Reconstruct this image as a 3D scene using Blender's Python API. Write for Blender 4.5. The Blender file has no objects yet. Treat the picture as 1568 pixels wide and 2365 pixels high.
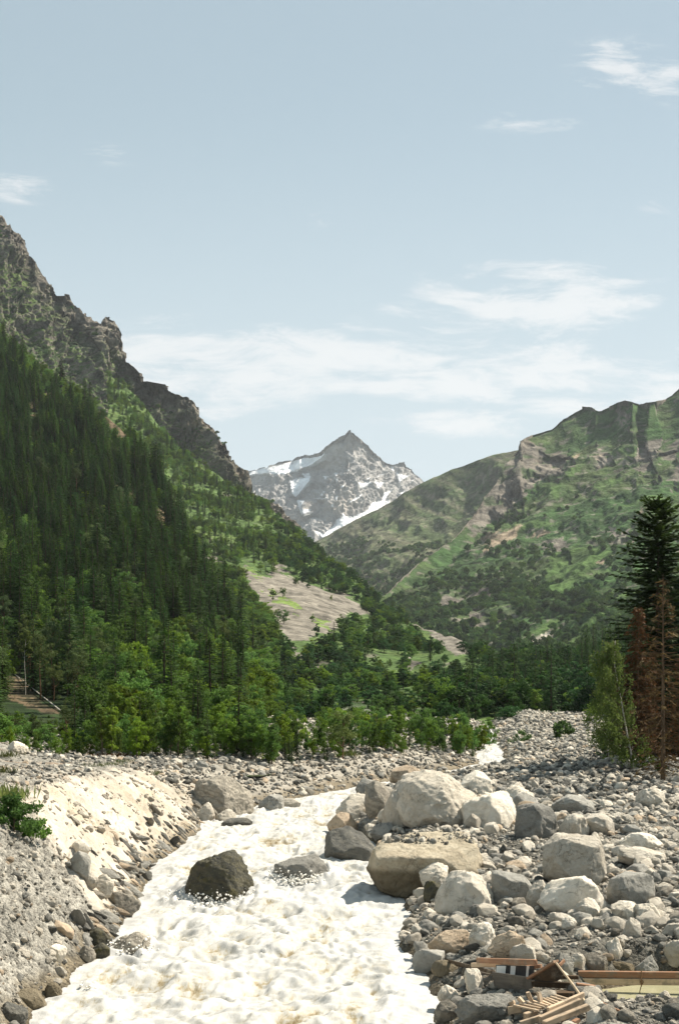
import bpy, bmesh, math, random
import numpy as np
from mathutils import Vector, Matrix

# ------------------------------------------------------------------ camera, sky, sun, exposure
SC = bpy.context.scene
COL = SC.collection
RES_W, RES_H = 678, 1024
F = 3289.0            # focal length in the units the layout is measured in (picture 1568 x 2365)
CX, HZ = 784.0, 1619.0
H = 9.0               # camera height above the near water
cam_d = bpy.data.cameras.new('camera')
cam = bpy.data.objects.new('camera', cam_d)
COL.objects.link(cam)
cam.location = (0, 0, H)
cam.rotation_euler = (math.radians(90), 0, 0)
cam_d.sensor_width = 36.0
cam_d.lens = 36.0 * F / 2365.0
cam_d.shift_y = (HZ - 1182.5) / 2365.0
cam_d.clip_start = 0.5
cam_d.clip_end = 60000
SC.camera = cam
SC.render.resolution_x, SC.render.resolution_y = RES_W, RES_H

SUN_AZ = math.radians(62)      # clockwise from the view direction (+Y) towards +X
SUN_EL = math.radians(51)
SC.view_settings.view_transform = 'Standard'
SC.view_settings.look = 'None'
SC.view_settings.exposure = 1.0
SC.view_settings.gamma = 1.0
SC.view_settings.use_curve_mapping = False
SC.cycles.max_bounces = 6
SC.cycles.transparent_max_bounces = 6
SC.cycles.volume_bounces = 0
SC.cycles.caustics_reflective = False
SC.cycles.caustics_refractive = False

sun_d = bpy.data.lights.new('sun', 'SUN')
sun_d.energy = 5.0
sun_d.angle = math.radians(0.5)
sun_d.color = (1.0, 0.915, 0.785)
sun = bpy.data.objects.new('sun', sun_d)
COL.objects.link(sun)
sdir = Vector((math.sin(SUN_AZ) * math.cos(SUN_EL), math.cos(SUN_AZ) * math.cos(SUN_EL), math.sin(SUN_EL)))
sun.rotation_euler = sdir.to_track_quat('Z', 'Y').to_euler()
sun.location = (60, 40, 120)


class NT:
    """small helper for node trees"""
    def __init__(self, tree):
        self.t = tree
        self.n = tree.nodes
        self.l = tree.links

    def add(self, typ, ins=None, **kw):
        nd = self.n.new(typ)
        for k, v in kw.items():
            setattr(nd, k, v)
        if ins:
            for k, v in ins.items():
                self.put(nd, k, v)
        return nd

    def put(self, nd, k, v):
        s = nd.inputs[k]
        if isinstance(v, bpy.types.NodeSocket):
            self.l.new(v, s)
        elif isinstance(v, bpy.types.Node):
            self.l.new(v.outputs[0], s)
        else:
            s.default_value = v

    def math(self, op, a, b=0.0, c=0.0, clamp=False):
        nd = self.add('ShaderNodeMath', operation=op, use_clamp=clamp)
        self.put(nd, 0, a)
        self.put(nd, 1, b)
        if op in ('MULTIPLY_ADD', 'SMOOTH_MIN', 'SMOOTH_MAX', 'COMPARE', 'WRAP'):
            self.put(nd, 2, c)
        return nd.outputs[0]

    def smooth(self, v, a, b, lo=0.0, hi=1.0):
        nd = self.add('ShaderNodeMapRange', interpolation_type='SMOOTHSTEP')
        self.put(nd, 0, v)
        for i, x in zip((1, 2, 3, 4), (a, b, lo, hi)):
            self.put(nd, i, x)
        return nd.outputs[0]

    def mix(self, f, a, b, blend='MIX'):
        nd = self.add('ShaderNodeMix', data_type='RGBA', blend_type=blend)
        self.put(nd, 0, f)
        for i, x in ((6, a), (7, b)):
            if isinstance(x, tuple) and len(x) == 3:
                x = x + (1.0,)
            self.put(nd, i, x)
        return nd.outputs[2]

    def noise(self, vec, scale, detail=4.0, rough=0.55, dist=0.0, col=False):
        nd = self.add('ShaderNodeTexNoise', {'Scale': scale, 'Detail': detail, 'Roughness': rough, 'Distortion': dist})
        if vec is not None:
            self.put(nd, 'Vector', vec)
        return nd.outputs[1 if col else 0]

    def voro(self, vec, scale, feature='F1', out=0):
        nd = self.add('ShaderNodeTexVoronoi', {'Scale': scale}, feature=feature)
        if vec is not None:
            self.put(nd, 'Vector', vec)
        return nd.outputs[out]

    def mapping(self, vec, scale=(1, 1, 1), rot=(0, 0, 0), loc=(0, 0, 0)):
        nd = self.add('ShaderNodeMapping', {'Vector': vec, 'Scale': scale, 'Rotation': rot, 'Location': loc})
        return nd.outputs[0]

    def ramp(self, f, stops):
        nd = self.add('ShaderNodeValToRGB', {0: f})
        e = nd.color_ramp.elements
        while len(e) < len(stops):
            e.new(0.5)
        for el, (p, c) in zip(e, stops):
            el.position = p
            el.color = c + (1.0,)
        return nd.outputs[0]


# ---- the sky: Nishita with thin clouds laid out by direction
world = bpy.data.worlds.new('World')
SC.world = world
world.use_nodes = True
w = NT(world.node_tree)
w.n.clear()
sky = w.add('ShaderNodeTexSky', sky_type='NISHITA')
sky.sun_disc = False
sky.sun_elevation = SUN_EL
sky.sun_rotation = SUN_AZ
sky.altitude = 1800
sky.air_density = 1.0
sky.dust_density = 1.5
sky.ozone_density = 1.0
hsv = w.add('ShaderNodeHueSaturation', {'Saturation': 0.72, 'Value': 1.0, 'Color': sky.outputs[0]})
tc = w.add('ShaderNodeTexCoord')
sep = w.add('ShaderNodeSeparateXYZ', {0: tc.outputs['Generated']})
yy = w.math('MAXIMUM', sep.outputs[1], 0.02)
az = w.math('DIVIDE', sep.outputs[0], yy)
el = w.math('DIVIDE', sep.outputs[2], yy)
cv = w.add('ShaderNodeCombineXYZ', {0: az, 1: el, 2: 0.0}).outputs[0]
wv_ = w.noise(w.mapping(cv, (5, 9, 1)), 1.0, 4.0, 0.6, 0.0, True)
cw = w.add('ShaderNodeVectorMath', {0: cv, 1: w.add('ShaderNodeVectorMath', {0: w.add('ShaderNodeVectorMath', {0: wv_, 1: (.5, .5, .5)}, operation='SUBTRACT').outputs[0], 1: (.11, .030, 0)}, operation='MULTIPLY').outputs[0]}, operation='ADD').outputs[0]
sp2 = w.add('ShaderNodeSeparateXYZ', {0: cw})
waz, wel = sp2.outputs[0], sp2.outputs[1]
wisp = w.noise(w.mapping(cw, (13, 56, 1), (0, 0, 0.10)), 1.0, 10.0, 0.70, 0.3)
wisp2 = w.noise(w.mapping(cw, (4.2, 20, 1), (0, 0, -0.04), (3.1, 0, 0)), 1.0, 6.0, 0.6, 0.3)
cov = None
# centre X, Y, half width, half height (picture units), strength
for X, Y, a, b, s in ((560, 815, 330, 50, 1.15), (460, 870, 230, 60, 1.1), (760, 805, 260, 40, .95), (430, 765, 90, 30, .85), (1250, 690, 210, 70, 1.1),
                      (1020, 885, 200, 32, 1.15), (1300, 865, 270, 62, 1.25), (1060, 975, 130, 24, 1.0),
                      (960, 710, 80, 25, .8), (1000, 780, 130, 30, .8), (1440, 150, 95, 42, 1.05), (1530, 185, 60, 35, .95), (1330, 215, 70, 30, .75), (1200, 285, 100, 24, .5),
                      (20, 435, 70, 26, .85), (235, 345, 60, 20, .55), (1555, 905, 150, 36, 1.1), (730, 500, 45, 20, .5), (1560, 470, 70, 20, .45), (520, 960, 90, 18, .6),
                      (1180, 610, 100, 22, .45)):
    dx = w.math('MULTIPLY', w.math('SUBTRACT', waz, (X - CX) / F), F / a)
    dy = w.math('MULTIPLY', w.math('SUBTRACT', wel, (HZ - Y) / F), F / b)
    r2 = w.math('ADD', w.math('MULTIPLY', dx, dx), w.math('MULTIPLY', dy, dy))
    g = w.math('MULTIPLY', w.math('POWER', 2.718, w.math('MULTIPLY', r2, -0.62)), s)
    cov = g if cov is None else w.math('MAXIMUM', cov, g)
dens = w.math('ADD', w.math('MULTIPLY_ADD', wisp, 2.0, -0.50), w.math('MULTIPLY', wisp2, 0.85))
dens = w.math('MULTIPLY', w.smooth(w.math('ADD', dens, w.math('MULTIPLY', cov, 0.36)), 0.98, 1.46), w.smooth(cov, 0.02, 0.5))
hor = w.math('MULTIPLY', w.smooth(el, 0.44, 0.08), 0.5)
pale = w.mix(w.smooth(el, -0.02, 0.5, 0.95, 0.52), hsv.outputs[0], (5.75, 7.5, 8.05))
pale = w.mix(hor, pale, (8.0, 8.5, 8.8))
cl = w.mix(w.math('MULTIPLY', dens, 0.6), pale, (10.2, 10.0, 9.8))
bg = w.add('ShaderNodeBackground', {'Color': cl, 'Strength': 0.050})
w.l.new(bg.outputs[0], w.add('ShaderNodeOutputWorld').inputs[0])


# ------------------------------------------------------------------ helpers
def rng(seed):
    return np.random.default_rng(seed)


_G = np.array([(1, 1, 0), (-1, 1, 0), (1, -1, 0), (-1, -1, 0), (1, 0, 1), (-1, 0, 1), (1, 0, -1), (-1, 0, -1),
               (0, 1, 1), (0, -1, 1), (0, 1, -1), (0, -1, -1), (1, 1, 0), (-1, 1, 0), (0, -1, 1), (0, -1, -1)], np.float32)


def gnoise(p, seed=0):
    """gradient noise, p (...,3) -> about -1..1"""
    p = np.asarray(p, np.float64)
    i = np.floor(p).astype(np.int64)
    f = (p - i).astype(np.float32)
    u = f * f * f * (f * (f * 6 - 15) + 10)
    out = 0
    for dx in (0, 1):
        wx = u[..., 0] if dx else 1 - u[..., 0]
        for dy in (0, 1):
            wy = u[..., 1] if dy else 1 - u[..., 1]
            for dz in (0, 1):
                wz = u[..., 2] if dz else 1 - u[..., 2]
                h = ((i[..., 0] + dx) * 374761393 + (i[..., 1] + dy) * 668265263 + (i[..., 2] + dz) * 2147483647 + seed * 1274126177) & 0xffffffff
                h = ((h ^ (h >> 13)) * 1274126177) & 0xffffffff
                h = (h ^ (h >> 16)) & 15
                g = _G[h]
                out = out + wx * wy * wz * (g[..., 0] * (f[..., 0] - dx) + g[..., 1] * (f[..., 1] - dy) + g[..., 2] * (f[..., 2] - dz))
    return out


def fbm(p, octv=4, seed=0, gain=0.5, lac=2.03):
    a, s, out = 1.0, 0.0, 0
    p = np.asarray(p, np.float64)
    for o in range(octv):
        out = out + a * gnoise(p, seed + o * 17)
        s += a
        a *= gain
        p = p * lac + 11.3
    return out / s


def ridged(p, octv=4, seed=0, gain=0.5, lac=2.07):
    a, s, out = 1.0, 0.0, 0
    p = np.asarray(p, np.float64)
    for o in range(octv):
        out = out + a * (1 - np.abs(gnoise(p, seed + o * 31)) * 2.0)
        s += a
        a *= gain
        p = p * lac + 5.7
    return out / s


def sstep(x, a, b):
    t = np.clip((np.asarray(x, float) - a) / (b - a), 0, 1)
    return t * t * (3 - 2 * t)


def inpoly(x, y, poly):
    ins = np.zeros(np.shape(x), bool)
    n = len(poly)
    for i in range(n):
        x1, y1 = poly[i]
        x2, y2 = poly[(i + 1) % n]
        c = ((y1 > y) != (y2 > y)) & (x < (x2 - x1) * (y - y1) / (y2 - y1 + 1e-12) + x1)
        ins ^= c
    return ins


def mesh_from(name, V, Fq, mats=(), mat_idx=None, smooth=False, col=None, attrs=None):
    """V (n,3), Fq list of (m,k) index arrays"""
    V = np.ascontiguousarray(V, np.float32)
    me = bpy.data.meshes.new(name)
    if not isinstance(Fq, (list, tuple)):
        Fq = [Fq]
    Fq = [np.asarray(q, np.int32) for q in Fq if len(q)]
    nl = sum(q.size for q in Fq)
    nf = sum(len(q) for q in Fq)
    me.vertices.add(len(V))
    me.vertices.foreach_set('co', V.ravel())
    me.loops.add(nl)
    me.loops.foreach_set('vertex_index', np.concatenate([q.ravel() for q in Fq]))
    me.polygons.add(nf)
    tot = np.concatenate([np.full(len(q), q.shape[1], np.int32) for q in Fq])
    me.polygons.foreach_set('loop_start', np.concatenate([[0], np.cumsum(tot)[:-1]]).astype(np.int32))
    for m in mats:
        me.materials.append(m)
    if mat_idx is not None:
        me.polygons.foreach_set('material_index', np.asarray(mat_idx, np.int32))
    me.update(calc_edges=True)
    me.polygons.foreach_set('use_smooth', np.full(nf, bool(smooth)))
    if col is not None:
        a = me.attributes.new('col', 'FLOAT_COLOR', 'POINT')
        c = np.ones((len(V), 4), np.float32)
        c[:, :3] = col
        a.data.foreach_set('color', c.ravel())
    for k, v in (attrs or {}).items():
        v = np.asarray(v)
        if v.ndim == 2:
            me.attributes.new(k, 'FLOAT_VECTOR', 'POINT').data.foreach_set('vector', v.astype(np.float32).ravel())
        elif v.dtype.kind == 'i':
            me.attributes.new(k, 'INT', 'POINT').data.foreach_set('value', v.astype(np.int32))
        else:
            me.attributes.new(k, 'FLOAT', 'POINT').data.foreach_set('value', v.astype(np.float32))
    me.update()
    return me


def link(name, me, parent=None):
    o = bpy.data.objects.new(name, me)
    COL.objects.link(o)
    if parent is not None:
        o.parent = parent
    return o


def tag(o, label=None, cat=None, group=None, kind=None):
    if label:
        o['label'] = label
    if cat:
        o['category'] = cat
    if group:
        o['group'] = group
    if kind:
        o['kind'] = kind
    return o


def grid_faces(nr, nc):
    i = np.arange(nr * nc).reshape(nr, nc)
    return np.stack([i[:-1, :-1], i[:-1, 1:], i[1:, 1:], i[1:, :-1]], -1).reshape(-1, 4)


def grid_obj(name, P, mat, col=None, attrs=None, kind='structure', smooth=True):
    nr, nc = P.shape[:2]
    me = mesh_from(name, P.reshape(-1, 3), grid_faces(nr, nc), [mat], None, smooth,
                   None if col is None else col.reshape(-1, 3), {k: v.reshape(-1) for k, v in (attrs or {}).items()})
    return tag(link(name, me), kind=kind)


def grid_normals(P):
    du = np.gradient(P, axis=1)
    dv = np.gradient(P, axis=0)
    n = np.cross(du, dv)
    n /= np.linalg.norm(n, axis=-1, keepdims=True) + 1e-9
    n[n[..., 2] < 0] *= -1
    return n


def pt(X, Y, d):
    """a picture position and a depth -> a place in the world"""
    X, Y, d = np.broadcast_arrays(np.asarray(X, float), np.asarray(Y, float), np.asarray(d, float))
    return np.stack([(X - CX) / F * d, d, H - (Y - HZ) / F * d], -1)


# ------------------------------------------------------------------ materials
def new_mat(name):
    m = bpy.data.materials.new(name)
    m.use_nodes = True
    t = NT(m.node_tree)
    t.n.clear()
    return m, t


def finish(t, shader, disp=None):
    o = t.add('ShaderNodeOutputMaterial')
    t.l.new(shader.outputs[0], o.inputs[0])


def bsdf(t, color, rough=0.9, normal=None, spec=0.25, **kw):
    b = t.add('ShaderNodeBsdfPrincipled')
    if isinstance(color, tuple) and len(color) == 3:
        color = color + (1.0,)
    t.put(b, 'Base Color', color)
    t.put(b, 'Roughness', rough)
    t.put(b, 'Specular IOR Level', spec)
    if normal is not None:
        t.put(b, 'Normal', normal)
    for k, v in kw.items():
        t.put(b, k, v)
    return b


def bump(t, h, strength=0.5, dist=0.1, normal=None):
    nd = t.add('ShaderNodeBump', {'Strength': strength, 'Distance': dist, 'Height': h})
    if normal is not None:
        t.put(nd, 'Normal', normal)
    return nd.outputs[0]


def rock_material(name, a, b, c, speck=0.35, band=0.0, stain=None, wet=0.0):
    m, t = new_mat(name)
    tc = t.add('ShaderNodeTexCoord').outputs['Object']
    info = t.add('ShaderNodeObjectInfo')
    rnd = info.outputs['Random']
    off = t.add('ShaderNodeVectorMath', {0: tc, 1: (0, 0, 0)}, operation='ADD')
    t.l.new(t.add('ShaderNodeCombineXYZ', {0: t.math('MULTIPLY', rnd, 37.0), 1: t.math('MULTIPLY', rnd, 71.0), 2: rnd}).outputs[0], off.inputs[1])
    v = off.outputs[0]
    n1 = t.noise(v, 1.6, 5, 0.6)
    n2 = t.noise(v, 9.0, 5, 0.65)
    n3 = t.noise(v, 42.0, 3, 0.6)
    colr = t.mix(t.smooth(n1, 0.36, 0.66), a, b)
    colr = t.mix(t.math('MULTIPLY', t.smooth(n2, 0.5, 0.7), speck), colr, c)
    colr = t.mix(t.math('MULTIPLY', t.smooth(n3, 0.55, 0.72), speck * 0.9), colr, c)
    if band:
        wv = t.add('ShaderNodeTexWave', {'Scale': 0.8, 'Distortion': 11.0, 'Detail': 5.0, 'Detail Scale': 1.3, 'Detail Roughness': 0.65, 'Vector': t.mapping(v, (0.5, 0.7, 2.0), (0.5, 0.35, 0.2))}).outputs[1]
        colr = t.mix(t.math('MULTIPLY', t.smooth(wv, 0.35, 0.8), band), colr, c)
    if stain:
        colr = t.mix(t.math('MULTIPLY', t.smooth(t.noise(v, 2.4, 5, 0.6), 0.54, 0.66), 0.7), colr, stain)
    crack = t.voro(t.mapping(t.add('ShaderNodeVectorMath', {0: v, 1: t.noise(v, 2.5, 3, 0.6, 0.0, True)}, operation='ADD').outputs[0], (1, 1, 1.7), (0.6, 0.3, 0)), 1.7, 'DISTANCE_TO_EDGE')
    ckm = t.math('MULTIPLY', t.smooth(crack, 0.0, 0.035, 1.0, 0.0), t.smooth(t.noise(v, 1.3, 2, 0.5), 0.45, 0.6))
    colr = t.mix(t.math('MULTIPLY', ckm, 0.55), colr, c)
    n0 = t.noise(v, 0.7, 3, 0.6)
    colr = t.mix(t.smooth(n0, 0.5, 0.72, 0.0, 0.45), colr, b)
    val = t.math('MULTIPLY_ADD', rnd, 0.5, 0.74)
    hs = t.add('ShaderNodeHueSaturation', {'Value': val, 'Color': colr, 'Saturation': 1.0})
    if wet:
        zz_ = t.add('ShaderNodeSeparateXYZ', {0: tc}).outputs[2]
        wl = t.smooth(t.math('ADD', zz_, t.math('MULTIPLY', n1, 0.5)), wet, wet + 0.35, 0.72, 0.0)
        hs = t.add('ShaderNodeHueSaturation', {'Value': 1.0, 'Color': t.mix(wl, hs.outputs[0], (.075, .055, .025))})
    hgt = t.math('ADD', t.math('MULTIPLY', n2, 0.6), t.math('MULTIPLY', n3, 0.35))
    hgt = t.math('ADD', hgt, t.math('MULTIPLY', ckm, -0.30))
    finish(t, bsdf(t, hs.outputs[0], 0.88, bump(t, hgt, 0.95, 0.13), 0.2))
    return m


M = {}
M['pale'] = rock_material('pale_granite', (.64, .585, .49), (.53, .475, .385), (.24, .21, .165), .34)
M['white'] = rock_material('whitish_stone', (.70, .64, .54), (.58, .525, .43), (.32, .28, .22), .22)
M['grey'] = rock_material('grey_stone', (.36, .345, .305), (.26, .25, .22), (.12, .115, .10), .4)
M['dark'] = rock_material('dark_schist', (.125, .122, .108), (.08, .08, .072), (.21, .195, .16), .35, .3)
M['rust'] = rock_material('tan_stone', (.54, .43, .31), (.42, .33, .235), (.20, .15, .10), .4)
M['band'] = rock_material('banded_gneiss', (.36, .325, .265), (.26, .235, .19), (.11, .10, .085), .4, .4)
M['wet'] = rock_material('wet_river_rock', (.075, .073, .058), (.05, .05, .042), (.17, .15, .09), .55, .3, (.10, .09, .035))
M['slab'] = rock_material('tan_slab_rock', (.50, .44, .33), (.40, .34, .245), (.20, .165, .115), .45, 0.0, None, 0.75)

# near ground: gravel with per-vertex land cover colour
m, t = new_mat('gravel_ground')
geo = t.add('ShaderNodeNewGeometry').outputs['Position']
colr = t.add('ShaderNodeAttribute', attribute_name='col').outputs[0]
peb = t.voro(geo, 5.5, 'F1', 1)
pebd = t.voro(geo, 5.5, 'F1', 0)
peb2 = t.voro(geo, 17.0, 'F1', 1)
pebd2 = t.voro(geo, 17.0, 'F1', 0)
g1 = t.add('ShaderNodeSeparateColor', {0: peb}).outputs[0]
g2 = t.add('ShaderNodeSeparateColor', {0: peb2}).outputs[1]
rough = t.add('ShaderNodeAttribute', attribute_name='pebbly').outputs[2]
v = t.math('ADD', t.math('MULTIPLY', g1, 0.75), t.math('MULTIPLY', g2, 0.75))
v = t.math('ADD', t.math('MULTIPLY', t.math('SUBTRACT', v, 0.72), rough), 0.95)
n1 = t.noise(geo, 0.55, 6, 0.62)
v = t.math('MULTIPLY', v, t.smooth(n1, 0.25, 0.75, 0.75, 1.2))
cc = t.mix(1.0, colr, t.add('ShaderNodeCombineColor', {0: v, 1: v, 2: v}).outputs[0], 'MULTIPLY')
hh = t.math('ADD', t.math('MULTIPLY', pebd, -0.5), t.math('MULTIPLY', pebd2, -0.25))
hh = t.math('ADD', t.math('MULTIPLY', hh, rough), t.math('MULTIPLY', t.noise(geo, 7.0, 6, 0.65), 0.5))
finish(t, bsdf(t, cc, 0.95, bump(t, hh, 0.9, 0.16), 0.12))
M['ground'] = m


def slope_material(name, s1, s2, bdist, amt=0.5, bst=0.6):
    """mountain cover: vertex colour broken up by noise of the given sizes"""
    m, t = new_mat(name)
    geo = t.add('ShaderNodeNewGeometry').outputs['Position']
    colr = t.add('ShaderNodeAttribute', attribute_name='col').outputs[0]
    n1 = t.noise(geo, 1.0 / s1, 6, 0.65)
    n2 = t.noise(geo, 1.0 / s2, 6, 0.68)
    v = t.math('ADD', t.smooth(n1, 0.3, 0.7, 1 - amt, 1 + amt), t.smooth(n2, 0.3, 0.7, -amt * 0.5, amt * 0.5))
    cc = t.mix(1.0, colr, t.add('ShaderNodeCombineColor', {0: v, 1: v, 2: v}).outputs[0], 'MULTIPLY')
    hgt = t.math('ADD', n1, t.math('MULTIPLY', n2, 0.5))
    finish(t, bsdf(t, cc, 0.95, bump(t, hgt, bst, bdist), 0.08))
    return m


M['near_slope'] = slope_material('forest_floor', 6.0, 1.3, 1.0)
M['mid_slope'] = slope_material('scree_slope', 9.0, 2.2, 1.2)
M['crags'] = slope_material('crag_slope', 22.0, 6.0, 9.0, 0.5, 0.9)
M['range'] = slope_material('alpine_slope', 45.0, 12.0, 14.0, 0.45, 0.8)
M['peak'] = slope_material('high_rock', 120.0, 35.0, 35.0, 0.28)

# white water
m, t = new_mat('white_water')
geo = t.add('ShaderNodeNewGeometry').outputs['Position']
foam = t.add('ShaderNodeAttribute', attribute_name='foam').outputs[2]
n1 = t.noise(t.mapping(geo, (1.1, 0.42, 1), (0, 0, -.2)), 0.9, 8, 0.62, 1.1)
n2 = t.noise(t.mapping(geo, (1.3, 0.36, 1.0), (0, 0, -.2)), 4.0, 6, 0.66, 1.4)
fm = t.math('ADD', t.math('ADD', t.math('MULTIPLY', n1, 0.75), t.math('MULTIPLY', n2, 0.6)), foam)
k = t.smooth(fm, 0.54, 1.02)
cc = t.ramp(k, [(0.0, (.185, .135, .062)), (0.26, (.29, .245, .16)), (0.5, (.375, .36, .315)), (1.0, (.425, .42, .40))])
n3 = t.noise(geo, 22.0, 4, 0.7)
finish(t, bsdf(t, cc, t.smooth(k, 0, 0.6, 0.25, 0.75), bump(t, t.math('ADD', t.math('MULTIPLY', n2, 0.8), t.math('MULTIPLY', n3, 0.25)), 0.32, 0.08), 0.3,
               **{'Subsurface Weight': 0.0}))
M['water'] = m
m, t = new_mat('pond_water')
geo = t.add('ShaderNodeNewGeometry').outputs['Position']
n1 = t.noise(t.mapping(geo, (0.6, 2.4, 1)), 2.2, 4, 0.6)
cc = t.mix(t.noise(geo, 0.8, 4, 0.6), (.31, .295, .18), (.40, .38, .25))
finish(t, bsdf(t, cc, 0.16, bump(t, n1, 0.25, 0.05), 0.5))
M['pond'] = m
m, t = new_mat('spray')
finish(t, bsdf(t, (.88, .85, .78), 0.7, None, 0.2))
M['spray'] = m


def leaf_material(name, a, b, c, trans=0.35, scale=0.9):
    m, t = new_mat(name)
    tc = t.add('ShaderNodeTexCoord').outputs['Object']
    rnd = t.add('ShaderNodeObjectInfo').outputs['Random']
    n1 = t.noise(tc, scale, 3, 0.6)
    n2 = t.noise(tc, scale * 6, 2, 0.6)
    cc = t.mix(t.smooth(n1, 0.35, 0.65), a, b)
    cc = t.mix(t.smooth(n2, 0.5, 0.72), cc, c)
    r2 = t.math('FRACT', t.math('MULTIPLY', rnd, 7.31))
    hs = t.add('ShaderNodeHueSaturation', {'Hue': t.math('MULTIPLY_ADD', r2, 0.045, 0.475), 'Saturation': t.math('MULTIPLY_ADD', r2, -0.2, 1.05),
                                           'Value': t.math('MULTIPLY_ADD', rnd, 1.0, 0.5), 'Color': cc})
    d = bsdf(t, hs.outputs[0], 0.7, None, 0.15)
    tr = t.add('ShaderNodeBsdfTranslucent', {'Color': hs.outputs[0]})
    mx = t.add('ShaderNodeMixShader', {0: trans, 1: d.outputs[0], 2: tr.outputs[0]})
    finish(t, mx)
    return m


M['spruce'] = leaf_material('spruce_needles', (.021, .054, .008), (.038, .086, .013), (.070, .130, .022), .3)
M['fir'] = leaf_material('fir_needles', (.014, .034, .008), (.026, .054, .012), (.045, .080, .018), .25)
M['pine'] = leaf_material('pine_needles', (.060, .095, .024), (.085, .125, .034), (.12, .155, .050), .3)
M['leaf'] = leaf_material('broad_leaves', (.062, .132, .013), (.095, .178, .020), (.140, .228, .032), .45)
M['leaf_light'] = leaf_material('young_leaves', (.100, .180, .020), (.140, .225, .030), (.190, .270, .046), .42)
M['bush_far'] = leaf_material('bush_leaves', (.044, .098, .024), (.064, .125, .029), (.092, .155, .038), .4)
M['shaded_alder'] = leaf_material('shaded_alder_leaves', (.020, .062, .012), (.034, .088, .016), (.055, .118, .022), .35)  # deep green leaves with the valley wood's shade put into the colour
M['birch_leaf'] = leaf_material('birch_leaves', (.105, .155, .024), (.135, .185, .030), (.175, .22, .044), .45)
M['dead_red'] = leaf_material('dead_needles', (.115, .060, .015), (.080, .044, .013), (.15, .085, .026), .255)
M['grass'] = leaf_material('grass_blades', (.085, .125, .03), (.13, .16, .04), (.17, .19, .06), .35, 3.0)


def bark_material(name, a, b, s=6.0, stretch=0.25):
    m, t = new_mat(name)
    tc = t.add('ShaderNodeTexCoord').outputs['Object']
    n = t.noise(t.mapping(tc, (1, 1, stretch)), s, 5, 0.65)
    finish(t, bsdf(t, t.mix(t.smooth(n, 0.35, 0.65), a, b), 0.9, bump(t, n, 0.6, 0.05), 0.1))
    return m


M['bark'] = bark_material('spruce_bark', (.075, .055, .040), (.13, .095, .07))
M['bark_red'] = bark_material('pine_bark', (.20, .11, .06), (.12, .075, .05))
M['bark_white'] = bark_material('birch_bark', (.60, .56, .48), (.30, .27, .23), 5.0, 3.0)
M['dead_wood'] = bark_material('dead_wood', (.15, .105, .065), (.085, .058, .036))
M['dead_twig'] = bark_material('dead_twigs', (.115, .072, .034), (.07, .046, .024))


def wood_material(name, a, b, c, ax=0):
    m, t = new_mat(name)
    tc = t.add('ShaderNodeTexCoord').outputs['Object']
    rnd = t.add('ShaderNodeObjectInfo').outputs['Random']
    sc = [9.0, 9.0, 9.0]
    sc[ax] = 0.6
    n = t.noise(t.mapping(tc, tuple(sc)), 2.0, 5, 0.6, 0.6)
    n2 = t.noise(tc, 3.0, 4, 0.6)
    cc = t.mix(t.smooth(n, 0.35, 0.68), a, b)
    cc = t.mix(t.math('MULTIPLY', t.smooth(n2, 0.5, 0.68), 0.6), cc, c)
    mud = t.noise(t.add('ShaderNodeNewGeometry').outputs['Position'], 2.3, 6, 0.7)
    cc = t.mix(t.smooth(mud, 0.50, 0.66, 0.0, 0.75), cc, (.20, .175, .135))
    hs = t.add('ShaderNodeHueSaturation', {'Value': t.math('MULTIPLY_ADD', rnd, 0.5, 0.75), 'Color': cc})
    finish(t, bsdf(t, hs.outputs[0], 0.8, bump(t, n, 0.5, 0.02), 0.15))
    return m


M['wood_new'] = wood_material('fresh_timber', (.56, .43, .30), (.46, .34, .225), (.34, .25, .17))
M['wood_red'] = wood_material('reddish_timber', (.33, .185, .11), (.26, .14, .085), (.40, .29, .20))
M['wood_grey'] = wood_material('weathered_board', (.17, .15, .125), (.12, .105, .09), (.075, .068, .055))
M['wood_dark'] = wood_material('wet_timber_and_shade', (.075, .052, .032), (.05, .036, .024), (.10, .06, .03))  # dark boards; also colours the pieces that stand in for shade in the heap
M['wood_pole'] = wood_material('pale_pole', (.48, .38, .26), (.38, .29, .19), (.28, .21, .14))
m, t = new_mat('white_paint')
finish(t, bsdf(t, t.mix(t.noise(None, 8.0, 4, .6), (.75, .73, .68), (.62, .59, .53)), 0.6))
M['paint_white'] = m
m, t = new_mat('black_paint')
finish(t, bsdf(t, t.mix(t.noise(None, 8.0, 4, .6), (.03, .03, .03), (.06, .055, .05)), 0.6))
M['paint_black'] = m
m, t = new_mat('rope')
finish(t, bsdf(t, (.19, .11, .06), 0.9))
M['rope'] = m
#@@PART2@@
# ------------------------------------------------------------------ the valley floor and the river
def water_z(y):
    return 0.025 * (np.asarray(y, float) - 35.0)


_rows = []
for Y, L, R in ((2365, 55, 1010), (2300, 125, 1000), (2250, 165, 985), (2190, 240, 940), (2120, 300, 940), (2050, 332, 950), (2000, 350, 885),
                (1950, 425, 865), (1900, 468, 790), (1860, 600, 805), (1840, 715, 850)):
    _rows.append((9.875 / ((Y - HZ) / F + 0.025), L, R))
_rows += [(118, 850, 985), (130, 1005, 1100), (142, 1105, 1180), (160, 1095, 1160), (175, 1115, 1155), (200, 1122, 1142), (260, 1118, 1130), (420, 1105, 1120)]
_RY = np.array([r[0] for r in _rows])
_RL = np.array([(r[1] - CX) / F * r[0] for r in _rows])
_RR = np.array([(r[2] - CX) / F * r[0] for r in _rows])


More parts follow.
